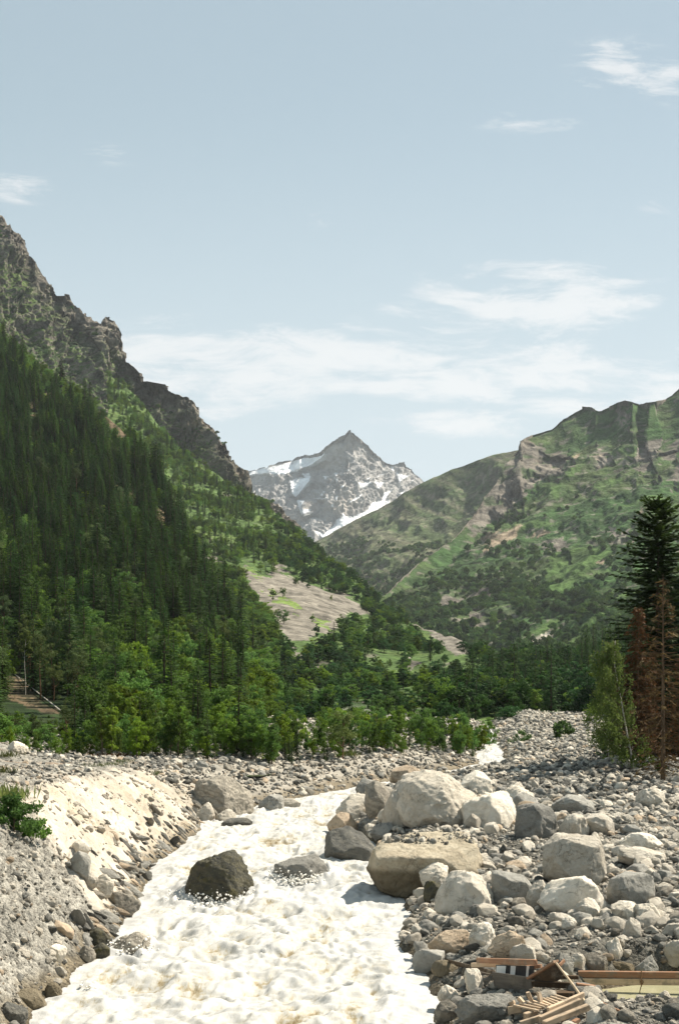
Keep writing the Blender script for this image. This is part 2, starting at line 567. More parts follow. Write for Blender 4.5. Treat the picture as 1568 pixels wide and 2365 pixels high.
def river_edges(y):
    y = np.asarray(y, float)
    wob = 0.35 * gnoise(np.stack([y * 0.45, y * 0 + 3.3, y * 0], -1), 5)
    return np.interp(y, _RY, _RL) + wob, np.interp(y, _RY, _RR) + 0.6 * gnoise(np.stack([y * 0.4, y * 0 + 9.3, y * 0], -1), 6)


POND = (10.6, 41.0, 4.1, 3.3, 0.26)      # centre x, y, radii, level


def ground(x, y, cover=False):
    x, y = np.broadcast_arrays(np.asarray(x, float), np.asarray(y, float))
    zw = water_z(np.minimum(y, 330))
    xl, xr = river_edges(y)
    u = xl - x
    v = x - xr
    p0 = np.stack([x, y, x * 0], -1)
    nA = fbm(p0 * 0.16, 3, 1)
    nB = fbm(p0 * 0.7, 3, 2)
    nC = fbm(p0 * 2.6, 2, 3)
    # left: the eroded dike face and the gravel terrace above it
    top = np.interp(y, [20, 45, 60, 78, 92, 108, 122, 150, 190, 260, 600], [6.0, 5.9, 5.7, 5.35, 5.0, 4.6, 4.7, 4.9, 5.2, 6.4, 14])
    hl = np.maximum(top - zw + 0.35 * nA, 0.3)
    tan = np.interp(y, [20, 50, 75, 90, 104, 125, 160], [0.92, 0.9, 0.85, 0.62, 0.33, 0.26, 0.2])
    face = np.interp(y, [20, 78, 95], [1, 1, 0.25])
    # fall-line flutes on the face
    st = np.stack([(y + 0.55 * u) * 1.15, u * 0.20, u * 0], -1)
    fl = ridged(st, 4, 8) * 0.46 + 0.42 * fbm(st * np.array([0.35, .9, 1]), 3, 12) + ridged(st * np.array([2.6, 3.4, 1]), 3, 15) * 0.24
    ramp = np.maximum(u, 0) * tan
    hfl = 0.15 + ramp + (fl - 0.1) * face * sstep(u, 0.1, 1.6) * 1.5
    kk = 0.5
    hleft = -np.log(np.exp(-np.clip(hfl, -3, 60) / kk) + np.exp(-hl / kk)) * kk
    hleft = hleft + np.maximum(u - hl / tan - 6, 0) * 0.02 + nB * 0.10 + nC * 0.045
    # right: low rubble bank that rises slowly, hump under the big boulders, bank under the trees
    hr = 0.15 + 0.95 * (1 - np.exp(-np.maximum(v, 0) / 1.5)) + 0.022 * np.maximum(v, 0)
    hr = hr + nA * 0.55 * sstep(v, 0, 5) + nB * 0.22 * sstep(v, 0, 2) + nC * 0.06
    hr = hr + 1.0 * np.exp(-((x - 5.0) / 3.6) ** 2 - ((y - 88) / 9) ** 2)
    hr = hr + 0.75 * np.exp(-((x - 25.5) / 5.5) ** 2 - ((y - 111) / 9) ** 2) + 0.012 * np.maximum(v - 14, 0) ** 1.3
    hr = hr + 1.7 * np.exp(-((x - 24) / 10) ** 2 - ((y - 235) / 22) ** 2) * sstep(v, 2, 6)
    hleft = hleft + 1.5 * np.exp(-((x + 24.5) / 3.6) ** 2 - ((y - 92) / 9) ** 2) * (1 + .4 * nB)
    bed = -0.9 + 0 * x
    z = np.where(u > 0, zw + hleft, np.where(v > 0, zw + hr, zw + bed))
    edge = np.minimum(np.maximum(u, -4), 0) * 0
    ins = np.minimum(-u, -v)          # distance inside the river
    z = np.where((u <= 0) & (v <= 0), zw + 0.15 - np.minimum(ins * 0.9, 1.1) + nB * 0.1, z)
    # the pond hollow
    e = np.sqrt(((x - POND[0]) / POND[2]) ** 2 + ((y - POND[1]) / POND[3]) ** 2) + nB * 0.12
    z = z * sstep(e, 0.75, 1.25) + (POND[4] - 0.5) * (1 - sstep(e, 0.75, 1.25))
    z = np.where((e > 1.0) & (e < 1.6) & (v > 0), np.maximum(z, POND[4] + (e - 1.0) * 0.6), z)
    if not cover:
        return z
    h = z - zw
    return z, dict(u=u, v=v, h=h, nA=nA, nB=nB, nC=nC, top=top - zw, fl=fl, face=face)


def hit(X, Y, dmin=26.0, dmax=420.0):
    """where the line of sight through a picture position meets the valley floor"""
    d = np.exp(np.linspace(math.log(dmin), math.log(dmax), 1600))
    P = pt(X, Y, d)
    g = np.maximum(ground(P[:, 0], P[:, 1]), np.where(inside_river(P[:, 0], P[:, 1]), water_z(P[:, 1]), -9))
    k = np.argmax(P[:, 2] <= g)
    return P[k, 0], P[k, 1], g[k]


def inside_river(x, y):
    a, b = river_edges(y)
    return (x > a) & (x < b)


gx = np.concatenate([np.linspace(-1500, -160, 60), np.arange(-150, 1720, 4.2), np.linspace(1730, 3300, 60)])
gd = np.exp(np.arange(math.log(21.0), math.log(700.0), 0.0054))
GX, GD = np.meshgrid(gx, gd)
wx = (GX - CX) / F * GD
wz, cv_ = ground(wx, GD, True)
c_pale = np.array([.50, .445, .37])
c_wall = np.array([.40, .345, .265])
c_grey = np.array([.25, .237, .205])
c_dark = np.array([.10, .095, .08])  # grey gravel, deepened in colour so gaps between stones read as shade
c_far = np.array([.25, .23, .19])
c_wet = np.array([.135, .105, .06])
u, v_, h_ = cv_['u'], cv_['v'], cv_['h']
lp = sstep(GD, 51.5 + 0.8 * u + 2.2 * cv_['nA'] + 1.5 * cv_['nB'], 53.5 + 0.8 * u + 2.2 * cv_['nA'] + 1.5 * cv_['nB'])           # pale face begins beyond the grey fan
onface = 1 - sstep(h_, cv_['top'] - 0.75 + cv_['nB'], cv_['top'] - 0.15 + cv_['nB'])
facec = (c_pale + (c_wall - c_pale) * sstep(cv_['nA'] + 0.7 * cv_['nB'], -0.05, 0.4)[..., None])
facec = facec * (1 - 0.35 * sstep(-cv_['fl'], 0.03, 0.28))[..., None]  # hollows of the flutes darkened in the colour, as shade in the grooves
left = c_grey + (facec - c_grey) * (lp * onface * np.clip(np.interp(GD, [86, 100], [1, 0.25]), 0, 1))[..., None]
wetk = (1 - sstep(h_ + 0.4 * cv_['nB'], 0.35, 0.9)) * (u > 0)
left = left + (c_wet - left) * (0.75 * wetk)[..., None]
earth = sstep(fbm(np.stack([wx * .25, GD * .25, wx * 0], -1), 3, 44), 0.12, 0.3) * (1 - onface) * 0.5
left = left + (np.array([.27, .17, .10]) - left) * earth[..., None]
right = c_dark + (c_grey - c_dark) * sstep(cv_['nA'] + 0.6 * cv_['nB'], -0.1, 0.45)[..., None]
right = right + (c_far - right) * sstep(GD, 95, 150)[..., None]
tree_bank = np.exp(-((wx - 26.5) / 5.5) ** 2 - ((GD - 112) / 8) ** 2)
right = right + (np.array([.05, .042, .03]) - right) * np.clip(tree_bank * 1.1, 0, .9)[..., None]  # darker ground on the bank under the right-hand trees
wetr = (1 - sstep(h_ + 0.5 * cv_['nB'], 0.2, 0.65)) * (u < 0)
right = right + (c_wet * .7 - right) * (0.7 * wetr)[..., None]
gcol = np.where((u > 0)[..., None], left, right)
green = sstep(GD, 230, 330)
gcol = gcol + (np.array([.05, .08, .03]) - gcol) * green[..., None]
peb = np.where(u > 0, 1 - 0.85 * lp * onface, 1.0)
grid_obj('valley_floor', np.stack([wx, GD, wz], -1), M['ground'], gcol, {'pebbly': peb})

# plain terrain under everything, far outwards
R = 30000.0
me = mesh_from('terrain', np.array([(-R, -R, -9), (R, -R, -9), (R, R, -9), (-R, R, -9)], float), np.array([[0, 1, 2, 3]]), [M['ground']], None, False,
               np.tile(np.array([[.08, .10, .05]]), (4, 1)), {'pebbly': np.zeros(4)})
tag(link('terrain', me), kind='structure')

# ---- the river: rough white water
RIVER_ROCKS = []       # (x, y, radius) filled by hand: water heaps up against these
for X, Y, wpx in ((500, 2080, 172), (695, 2035, 125), (300, 2195, 90), (205, 2290, 30)):
    x_, y_, z_ = hit(X, Y)
    RIVER_ROCKS.append((x_, y_, wpx * y_ / F / 2))
rd = np.exp(np.arange(math.log(30.0), math.log(300.0), 0.0019))
uu = np.linspace(0, 1, 190)
el_, er_ = river_edges(rd)
RXX = (el_ - 1.3)[:, None] + ((er_ - el_) + 2.6)[:, None] * uu[None, :]
RDD = np.repeat(rd[:, None], len(uu), 1)
p = np.stack([RXX, RDD * 0.62, RXX * 0], -1)
wq = np.stack([gnoise(p * 0.8, 35), gnoise(p * 0.8 + 9.1, 36), RXX * 0], -1) * 0.55
w1 = fbm(p * 0.26, 3, 21) * 0.62
w2 = (ridged((p + wq) * 0.62, 3, 22) - .35) * 0.34
w3 = (ridged((p + wq * .6) * np.array([1, 1.5, 1]) * 1.5, 3, 23, .6) - .35) * 0.13
w4 = fbm((p + wq * .4) * np.array([1, 1.5, 1]) * 4.2, 3, 24, .6) * 0.055
w5 = fbm(p * 13.0, 2, 26) * 0.018
inside = np.minimum(RXX - el_[:, None], er_[:, None] - RXX)
edgef = sstep(inside, -0.2, 1.6)
wzz = water_z(RDD) + (w1 + w2 + w3) * (0.35 + 0.65 * edgef) + w4 + w5
foam = w2 * 0.7 + w3 * 1.0 + w4 * 1.2 + 0.15 - 0.12 * sstep(gnoise(p * .35, 41), .05, .5) + 0.25 * (1 - sstep(inside, 0.0, 0.9))
for x_, y_, r_ in RIVER_ROCKS:
    dx, dy = RXX - x_, RDD - y_
    up = np.exp(-((dx / (r_ * 1.2)) ** 2) - ((dy - r_ * 0.9) / (r_ * 0.9)) ** 2) * r_ * 0.45
    dn = np.exp(-((dx / (r_ * 1.0)) ** 2) - ((dy + r_ * 1.6) / (r_ * 1.1)) ** 2) * r_ * 0.20
    rr = np.sqrt(dx ** 2 + dy ** 2)
    ring = np.exp(-((rr - r_ * 1.1) / (r_ * 0.35)) ** 2)
    wzz += up - dn + ring * 0.24 * (0.4 + gnoise(p * 3.0, 29))
    foam += 0.35 * ring + 0.1 * up
step = np.exp(-((RDD - 60 + 0.35 * RXX) / 2.5) ** 2)
foam += 0.12 * step
grid_obj('river_water', np.stack([RXX, RDD, wzz], -1), M['water'], None, {'foam': foam})

# ---- the still pond behind the beam
nr, nc = 60, 80
a = np.linspace(-1.5, 1.5, nc)[None, :] * POND[2] + POND[0] + np.zeros((nr, 1))
b = np.linspace(-1.5, 1.5, nr)[:, None] * POND[3] + POND[1] + np.zeros((1, nc))
pz = np.full(a.shape, POND[4]) + 0.012 * gnoise(np.stack([a * 1.2, b * 4.0, a * 0], -1), 3)
e = np.sqrt(((a - POND[0]) / POND[2]) ** 2 + ((b - POND[1]) / POND[3]) ** 2)
pz -= np.maximum(e - 1.15, 0) * 1.2
grid_obj('pond_water', np.stack([a, b, pz], -1), M['pond'])


# ------------------------------------------------------------------ the mountains
def layer(name, ridge, base, mat, step, nrows, pw=1.3, shape=None, col_fn=None, disp=None, back=0.35, cap=1.0, jag=0.0):
    """ridge / base: (X, Y, depth) along the skyline and the foot; a slope between them and a far side behind"""
    ridge, base = np.array(ridge, float), np.array(base, float)
    X = np.arange(ridge[0, 0], ridge[-1, 0] + step, step)
    sy, sd = np.interp(X, ridge[:, 0], ridge[:, 1]), np.interp(X, ridge[:, 0], ridge[:, 2])
    by, bd = np.interp(X, base[:, 0], base[:, 1]), np.interp(X, base[:, 0], base[:, 2])
    t = np.linspace(0, 1, nrows)[:, None]
    kw_ = max(3, int(110 / step))
    ker = np.hanning(2 * kw_ + 1)
    ker /= ker.sum()
    sm_ = lambda q: np.convolve(np.pad(q, kw_, mode='edge'), ker, mode='valid')
    kt = sstep(t, .70, 1.0)
    sye = sm_(sy) + (sy - sm_(sy)) * kt
    sde = sm_(sd) + (sd - sm_(sd)) * kt
    Y = by + (sye - by) * t
    D = bd + (sde - bd) * t ** pw
    P = pt(np.repeat(X[None], nrows, 0), Y, D)
    TX, TY = np.repeat(X[None], nrows, 0), Y
    # far side of the ridge
    nb = 24
    k = np.linspace(0, 1, nb + 1)[1:, None]
    bdp = sd * (1 + back * k)
    bz = P[-1, :, 2] * (1 - 0.75 * k ** 0.9)
    B = np.stack([(X - CX) / F * bdp, bdp, bz], -1)
    P = np.concatenate([P, B], 0)
    T = np.concatenate([np.repeat(t, len(X), 1), 1 + np.repeat(k, len(X), 1)], 0)
    TX = np.concatenate([TX, np.repeat(X[None], nb, 0)], 0)
    TY = np.concatenate([TY, np.repeat(sy[None], nb, 0)], 0)
    if disp is not None:
        n = grid_normals(P)
        P = disp(P, n, T, TX, TY)
        # nothing in front of the ridge rises above its line
        Yp = HZ - (P[:nrows, :, 2] - H) / P[:nrows, :, 1] * F
        Xp = np.clip((P[:nrows, :, 0] / P[:nrows, :, 1] * F + CX), X[0], X[-1])
        jg = np.stack([Xp / 26.0, P[:nrows, :, 1] / 900.0, Xp * 0], -1)
        lim = np.interp(Xp, ridge[:, 0], ridge[:, 1]) + cap * (1 - t) * 14 + jag * (np.abs(fbm(jg, 4, 7, .62)) * 2.2 - .25)
        low = np.maximum(lim - Yp, 0)
        P[:nrows, :, 2] -= low / F * P[:nrows, :, 1]
        P[nrows:, :, 2] = np.minimum(P[nrows:, :, 2], P[nrows - 1:nrows, :, 2] - 0.2 * (P[nrows:, :, 1] - P[nrows - 1:nrows, :, 1]) * 0)
        TX, TY = TX.copy(), TY.copy()
        TX[:nrows] = Xp
        TY[:nrows] = HZ - (P[:nrows, :, 2] - H) / P[:nrows, :, 1] * F
    n = grid_normals(P)
    col = col_fn(P, n, T, TX, TY)
    grid_obj(name, P, mat, col)
    return dict(P=P, n=n, T=T, X=TX, Y=TY, col=col, rows=nrows)


def cmix(c, m_, c2):
    return c + (np.array(c2) - c) * np.clip(m_, 0, 1)[..., None]


def zoomed(poly, ox, oy, s, k=1568 / 2005):
    """polygon read in an enlarged crop -> picture units"""
    return [((ox + a / s) * k, (oy + b / s) * k) for a, b in poly]


def jit(P, X, Y, wl, amp, seed):
    q = P / wl
    return X + amp * fbm(q, 4, seed), Y + amp * fbm(q, 4, seed + 50)


def mask(P, X, Y, polys, wl, amp, seed=60):
    jx, jy = jit(P, X, Y, wl, amp, seed)
    mm = np.zeros(X.shape, bool)
    for p_ in polys:
        mm |= inpoly(jx, jy, p_)
    return mm


ROCK = np.array([.20, .18, .15])
ROCK_D = np.array([.115, .107, .092])
GRASS = np.array([.085, .125, .038])
BUSH = np.array([.035, .065, .024])
SCREE = np.array([.165, .15, .124])
SNOW = np.array([.86, .86, .87])

# ---- A: the near forested slope on the left
A_RIDGE = [(-420, 430, 1350), (-300, 500, 1300), (0, 765, 1100), (80, 832, 1050), (160, 890, 1000), (240, 957, 930), (300, 1008, 880), (360, 1098, 800), (420, 1215, 720),
           (480, 1360, 620), (540, 1478, 540), (600, 1560, 450), (680, 1630, 370), (760, 1672, 300), (860, 1690, 240), (950, 1712, 200), (1050, 1728, 190), (1150, 1745, 185), (1230, 1765, 180)]
A_BASE = [(x, HZ + (9 - z) / d * F, d) for x, d, z in ((-420, 106, 3.4), (600, 106, 3.4), (800, 128, 3.3), (1000, 146, 3.8), (1150, 160, 3.6), (1230, 170, 3.5))]


def a_disp(P, n, T, X, Y):
    k = sstep(T, 0.0, 0.25)
    P = P.copy()
    P[..., 2] += k * (fbm(P / 60, 4, 31) * 7 + fbm(P / 14, 3, 32) * 1.6) * sstep(P[..., 1], 170, 480)
    cl = sstep(fbm(P / 90, 3, 33), 0.12, 0.3) * sstep(T, 0.45, 0.7)
    P += n * (cl * ridged(P / 25, 4, 34) * 5)[..., None]
    return P


def a_col(P, n, T, X, Y):
    c = np.zeros(P.shape) + np.array([.020, .034, .013])
    c = cmix(c, sstep(fbm(P / 30, 4, 35), 0.05, 0.4) * .7, (.045, .07, .022))
    c = cmix(c, sstep(fbm(P / 16, 4, 36), 0.25, 0.45) * .6, (.13, .10, .065))
    g = mask(P, X, Y, A_BARE, 18, 30)
    c = cmix(c, g * 0.9, (.135, .098, .062))
    c = cmix(c, mask(P, X, Y, A_BARE[5:6], 6, 60) * .92, (.045, .042, .024))
    c = cmix(c, sstep(fbm(P / 3.0, 3, 39), .05, .3) * sstep(160 - P[..., 1], 0, 20) * .6, (.085, .075, .05))
    return c


A_BARE = [zoomed(q, 0, 600, 1.96) for q in ([(580, 1150), (740, 1170), (750, 1400), (660, 1330), (600, 1250)], [(620, 1580), (760, 1650), (900, 1764), (760, 1764)], [(150, 1150), (330, 1090), (270, 1170), (180, 1230)])]
A_BARE += [zoomed(q, 0, 1400, 2.24) for q in ([(690, 30), (860, 90), (1010, 210), (1130, 270), (1190, 380), (1080, 370), (960, 240), (760, 130)], [(1290, 360), (1380, 460), (1470, 560), (1568, 700), (1568, 770), (1400, 600)],
                                              [(20, 1280), (120, 1330), (200, 1400), (290, 1500), (380, 1600), (280, 1590), (200, 1560), (90, 1460)], [(430, 1640), (560, 1720), (560, 1790), (470, 1740)])]
A_BARE += [zoomed(q, 600, 1500, 1.845) for q in ([(30, 220), (110, 320), (200, 420), (290, 520), (250, 540), (140, 420), (30, 290)],)]
LA = layer('near_mountainside', A_RIDGE, A_BASE, M['near_slope'], 3.0, 330, 1.3, None, a_col, a_disp, 0.3)

# ---- B: the middle slope with the scree fan
B_RIDGE = [(250, 860, 1720), (300, 900, 1700), (420, 1040, 1600), (560, 1135, 1500), (620, 1172, 1430), (680, 1218, 1360), (740, 1268, 1300), (800, 1318, 1200), (870, 1385, 1080), (905, 1412, 1000),
           (930, 1424, 950), (960, 1440, 900), (1000, 1454, 850), (1040, 1468, 780), (1080, 1486, 720), (1150, 1542, 600), (1250, 1625, 450), (1350, 1670, 350)]
B_BASE = [(x, HZ + (9 - z) / d * F, d) for x, d, z in ((250, 560, 9), (300, 520, 9), (700, 330, 7), (900, 240, 4.5), (1100, 225, 4.5), (1350, 240, 5.5))]
B_SCREE = [zoomed(q, 600, 1500, 1.845) for q in ([(220, 310), (330, 370), (400, 360), (480, 380), (640, 430), (780, 480), (915, 575), (860, 590), (800, 565), (745, 610), (720, 670), (650, 680), (560, 720), (455, 720), (400, 600), (280, 470), (250, 400)],
                                                 [(1060, 570), (1200, 640), (1340, 680), (1455, 720), (1430, 800), (1380, 800), (1280, 730), (1180, 650)],
                                                 [(1098, 812), (1190, 850), (1120, 900)], [(740, 1035), (890, 1080), (900, 1110), (780, 1065)], [(960, 1080), (1100, 1060), (1250, 1060), (1390, 1085), (1380, 1110), (1150, 1085), (1000, 1105)],
                                                 [(440, 750), (560, 820), (660, 890), (620, 890), (520, 830)], [(380, 300), (450, 320), (490, 360), (400, 350)], [(720, 840), (790, 890), (740, 890)], [(920, 925), (1010, 930), (1000, 960), (930, 950)])]
B_SCREE.append(zoomed([(0, 270), (60, 250), (120, 300), (70, 420), (0, 330)], 600, 1500, 1.845)[:3])
B_GREENS = [zoomed(q, 600, 1500, 1.845) for q in ([(310, 430), (380, 440), (470, 500), (550, 550), (480, 560), (380, 500)], [(230, 310), (290, 340), (330, 390), (280, 380)], [(590, 590), (690, 640), (720, 680), (640, 660)], [(470, 570), (540, 600), (480, 590)])]


def b_disp(P, n, T, X, Y):
    k = sstep(T, 0.0, 0.2)
    P = P.copy()
    sm = mask(P, X, Y, B_SCREE, 25, 18)
    P[..., 2] += k * (fbm(P / 110, 4, 41) * 10 + fbm(P / 22, 3, 42) * (2.2 - 1.8 * sm))
    return P


def b_col(P, n, T, X, Y):
    c = np.zeros(P.shape) + np.array([.065, .105, .033])
    c = cmix(c, sstep(fbm(P / 60, 4, 43), 0.0, 0.35), GRASS)
    c = cmix(c, sstep(fbm(P / 26, 4, 47), 0.3, 0.42) * .8, SCREE * .8)
    s = mask(P, X, Y, B_SCREE, 22, 22)
    c = cmix(c, s * 1.0, SCREE)
    jx, jy = jit(P, X, Y, 30, 30, 70)
    c = cmix(c, s * sstep(fbm(P / 28, 4, 45), -0.1, 0.3) * 0.45, SCREE * 0.55)
    c = cmix(c, s * sstep(fbm(P / 6, 4, 49), .0, .3) * 0.5, SCREE * 1.5)
    gm = mask(P, X, Y, B_GREENS, 20, 30) & (fbm(P / 9, 3, 46) > -0.08)
    c = cmix(c, gm * 1.0, (.12, .17, .045))
    return c


LB = layer('scree_mountainside', B_RIDGE, B_BASE, M['mid_slope'], 2.4, 330, 1.2, None, b_col, b_disp, 0.3)

# ---- C: the rocky ridge above
C_RIDGE = [(-420, 170, 2300), (-150, 380, 2150), (0, 497, 2050), (20, 518, 2050), (50, 548, 2040), (66, 556, 2040), (72, 590, 2040), (84, 600, 2030), (97, 632, 2030), (108, 642, 2030), (114, 648, 2020), (148, 684, 2020),
           (158, 676, 2020), (166, 694, 2010), (200, 728, 2000), (220, 744, 2000), (232, 752, 2000), (236, 738, 2000), (252, 729, 2000), (268, 748, 1990), (288, 788, 1990), (306, 820, 1980), (316, 834, 1980), (345, 866, 1970), (358, 878, 1970),
           (366, 880, 1960), (395, 893, 1960), (408, 905, 1960), (440, 920, 1950), (462, 935, 1940), (478, 965, 1940), (493, 985, 1930), (503, 1012, 1920), (515, 1024, 1920), (545, 1052, 1900), (560, 1066, 1890), (572, 1082, 1880), (580, 1108, 1860), (586, 1135, 1850),
           (640, 1165, 1830), (700, 1225, 1800)]
C_BASE = [(-420, 640, 1750), (-300, 700, 1720), (0, 900, 1640), (160, 1030, 1640), (300, 1140, 1650), (420, 1240, 1690), (560, 1240, 1680), (640, 1280, 1640), (700, 1330, 1620)]


def c_disp(P, n, T, X, Y):
    P = P.copy()
    P0 = P + np.stack([.35 * P[..., 2], 0 * T, 0 * T], -1)
    up = np.array([1, .24, 0.20])
    r = ridged(P0 * up / 120, 5, 51, 0.55)
    r2 = ridged(P0 * np.array([1, .32, .26]) / 34, 4, 52, 0.6)
    k = sstep(T, 0.0, 0.2) * (1 - 0.35 * sstep(T, 0.9, 1.0))
    k = np.where(T > 1, 0.3, k)
    hi = .55 + .45 * sstep(T, .35, .7)
    dirv = n * np.array([1.1, 1, .25])
    P += dirv * (((r - 0.75) * 95 + (r2 - 0.6) * 42) * k * hi)[..., None]
    # blocky steps: cliffs broken by ledges
    led = np.abs(((P[..., 2] + 30 * fbm(P / 70, 3, 59)) / 46) % 1 - .5)
    P += n * np.array([1, 1, .2]) * ((led - .25) * 3 * k * hi)[..., None]
    P += n * ((ridged(P / 13, 3, 53) - .7) * 7 * (0.35 + 0.65 * k))[..., None]
    return P


def c_col(P, n, T, X, Y):
    sky_ = np.interp(X, [q[0] for q in C_RIDGE], [q[1] for q in C_RIDGE])
    st = n[..., 2] + 0.20 * fbm(P / 60, 4, 54) + 0.14 * fbm(P / 14, 3, 55)
    c = cmix(np.zeros(P.shape) + ROCK * .82, sstep(fbm(P / 50, 4, 56), -.15, .25), ROCK * 0.48)
    c = cmix(c, sstep(fbm(P / 36, 4, 57), .2, .4) * .7, (.25, .20, .15))
    g = sstep(st, 0.27, 0.42) * sstep(Y - sky_ + 60 * fbm(P / 60, 3, 66), 10, 110)
    c = cmix(c, g, cmix(np.zeros(P.shape) + GRASS * .9, sstep(fbm(P / 35, 4, 58), -.1, .2), (.045, .078, .026)))
    return c


LC = layer('rocky_ridge', C_RIDGE, C_BASE, M['crags'], 1.5, 400, 1.0, None, c_col, c_disp, 0.35, 1.0, 26.0)

# ---- D: the valley woods' ground beyond the rubble
D_RIDGE = [(1020, 1625, 500), (1100, 1580, 550), (1160, 1545, 600), (1210, 1530, 600), (1260, 1540, 560), (1330, 1535, 540), (1380, 1520, 520), (1450, 1490, 520), (1568, 1450, 520), (1700, 1400, 520), (1950, 1300, 520), (2300, 1200, 520)]
D_BASE = [(x, HZ + (9 - z) / d * F, d) for x, d, z in ((1020, 240, 4.5), (1140, 252, 4.8), (1350, 250, 5), (1500, 200, 3.6), (1700, 175, 3.2), (2300, 160, 3))]


def d_disp(P, n, T, X, Y):
    P = P.copy()
    P[..., 2] += sstep(T, 0.0, 0.3) * fbm(P / 40, 4, 61) * 4
    return P


LD = layer('wooded_valley_side', D_RIDGE, D_BASE, M['near_slope'], 5.0, 120, 1.2, None, lambda P, n, T, X, Y: np.zeros(P.shape) + np.array([.028, .05, .018]), d_disp, 0.3)

# ---- E: the right mountain, a far shoulder (E1) and the spur in front of it (E2)
E1_RIDGE = [(600, 1345, 3800), (700, 1270, 3850), (742, 1243, 3900), (800, 1209, 3850), (870, 1176, 3800), (930, 1138, 3750), (980, 1112, 3700), (1040, 1084, 3650), (1090, 1066, 3600), (1140, 1050, 3550), (1190, 1040, 3500), (1260, 1030, 3450), (1400, 1010, 3400)]
E1_BASE = [(600, 1420, 2700), (740, 1400, 2500), (900, 1480, 2200), (1100, 1420, 2600), (1400, 1300, 3000)]
E2_RIDGE = [(640, 1560, 1500), (760, 1470, 1700), (850, 1400, 1900), (900, 1352, 2000), (960, 1300, 2150), (1040, 1244, 2300), (1080, 1194, 2400), (1120, 1142, 2500), (1160, 1082, 2600), (1190, 1040, 2680), (1200, 1016, 2700), (1220, 1002, 2750), (1245, 996, 2750), (1265, 989, 2750),
            (1290, 966, 2750), (1320, 948, 2750), (1350, 935, 2750), (1372, 938, 2720), (1388, 946, 2700), (1410, 936, 2680), (1430, 927, 2650), (1450, 921, 2620), (1462, 924, 2600), (1480, 933, 2600), (1505, 926, 2550), (1530, 921, 2600), (1545, 912, 2600), (1568, 893, 2600),
            (1650, 835, 2600), (1800, 740, 2650), (2100, 600, 2700), (2400, 560, 2700)]
E2_BASE = [(640, 1600, 1200), (850, 1560, 1050), (1000, 1560, 900), (1100, 1580, 800), (1300, 1580, 740), (1568, 1560, 740), (1800, 1540, 740), (2400, 1500, 740)]
z5 = lambda q: zoomed(q, 1200, 1100, 1.948)
E_CLIFF = [z5(q) for q in ([(630, 390), (700, 370), (830, 470), (940, 460), (960, 530), (880, 600), (800, 620), (680, 690), (560, 830), (480, 870), (380, 950), (350, 880), (430, 720), (540, 580)], [(330, 690), (450, 600), (440, 660), (360, 760), (210, 920), (200, 900)],
                           [(1320, 430), (1500, 370), (1420, 480), (1430, 580), (1360, 600), (1310, 520)], [(1040, 480), (1150, 440), (1170, 500), (1050, 560)], [(1500, 440), (1568, 360), (1568, 640), (1480, 620)],
                           [(130, 1350), (250, 1270), (470, 1250), (480, 1290), (300, 1340), (150, 1370)], [(270, 1420), (400, 1350), (620, 1350), (640, 1420), (420, 1470)], [(770, 990), (900, 960), (930, 1040), (820, 1050)], [(1150, 900), (1300, 880), (1290, 980), (1180, 990)])]
E_SCREE = [z5(q) for q in ([(400, 970), (470, 930), (560, 895), (480, 960), (640, 880), (680, 870), (560, 985), (450, 1045), (480, 980)], [(700, 950), (760, 915), (830, 925), (770, 945)], [(1080, 1120), (1170, 1060), (1210, 1050), (1130, 1110)],
                           [(730, 1220), (800, 1215), (800, 1235), (740, 1235)], [(1340, 780), (1420, 760), (1400, 800), (1330, 810)], [(960, 480), (1000, 450), (980, 500)])]
E_PALE = [z5([(690, 1540), (780, 1510), (830, 1490), (835, 1550), (780, 1580), (720, 1560)])]
E_MEADOW = [z5(q) for q in ([(820, 1070), (930, 1010), (1000, 985), (1100, 1020), (1180, 1050), (1000, 1200), (900, 1310), (840, 1290), (800, 1180)], [(700, 680), (800, 640), (900, 640), (860, 720), (740, 720)], [(650, 1530), (830, 1400), (910, 1420), (760, 1510)],
                            [(1200, 1270), (1330, 1240), (1300, 1320), (1200, 1340)], [(960, 540), (1040, 500), (1000, 570), (930, 600)], [(860, 1590), (1020, 1470), (1200, 1330), (1190, 1370), (1000, 1530), (900, 1600)], [(1240, 760), (1400, 720), (1568, 720), (1568, 900), (1380, 800)],
                            [(560, 900), (640, 860), (760, 850), (900, 880), (760, 910), (640, 920)], [(1060, 640), (1240, 600), (1240, 650), (1100, 690)])]


def e2_disp(P, n, T, X, Y):
    P = P.copy()
    cl = mask(P, X, Y, E_CLIFF, 120, 26).astype(float)
    k = sstep(T, 0.0, 0.25) * (1 - 0.75 * sstep(T, 0.9, 1.0))
    k = np.where(T > 1, 0.25, k)
    q = (P - np.stack([.5 * P[..., 2], 0 * T, 0 * T], -1)) * np.array([1, .6, .5])
    qv = P * np.array([1, .35, .25])
    r = ridged(q / 380, 5, 71, 0.5)
    P += n * np.array([1, 1, .7]) * ((r - 0.85) * 70 * k)[..., None]
    P += n * np.array([1, 1, .2]) * ((ridged(qv / 62, 4, 72, 0.6) - .7) * (16 + 46 * cl) * k)[..., None]
    P += n * np.array([1, 1, .2]) * ((ridged(q / 190, 4, 69, 0.55) - .7) * (28 + 12 * cl) * k)[..., None]
    P += n * (fbm(P / 24, 3, 73) * 4.5 * (0.3 + k))[..., None]
    return P


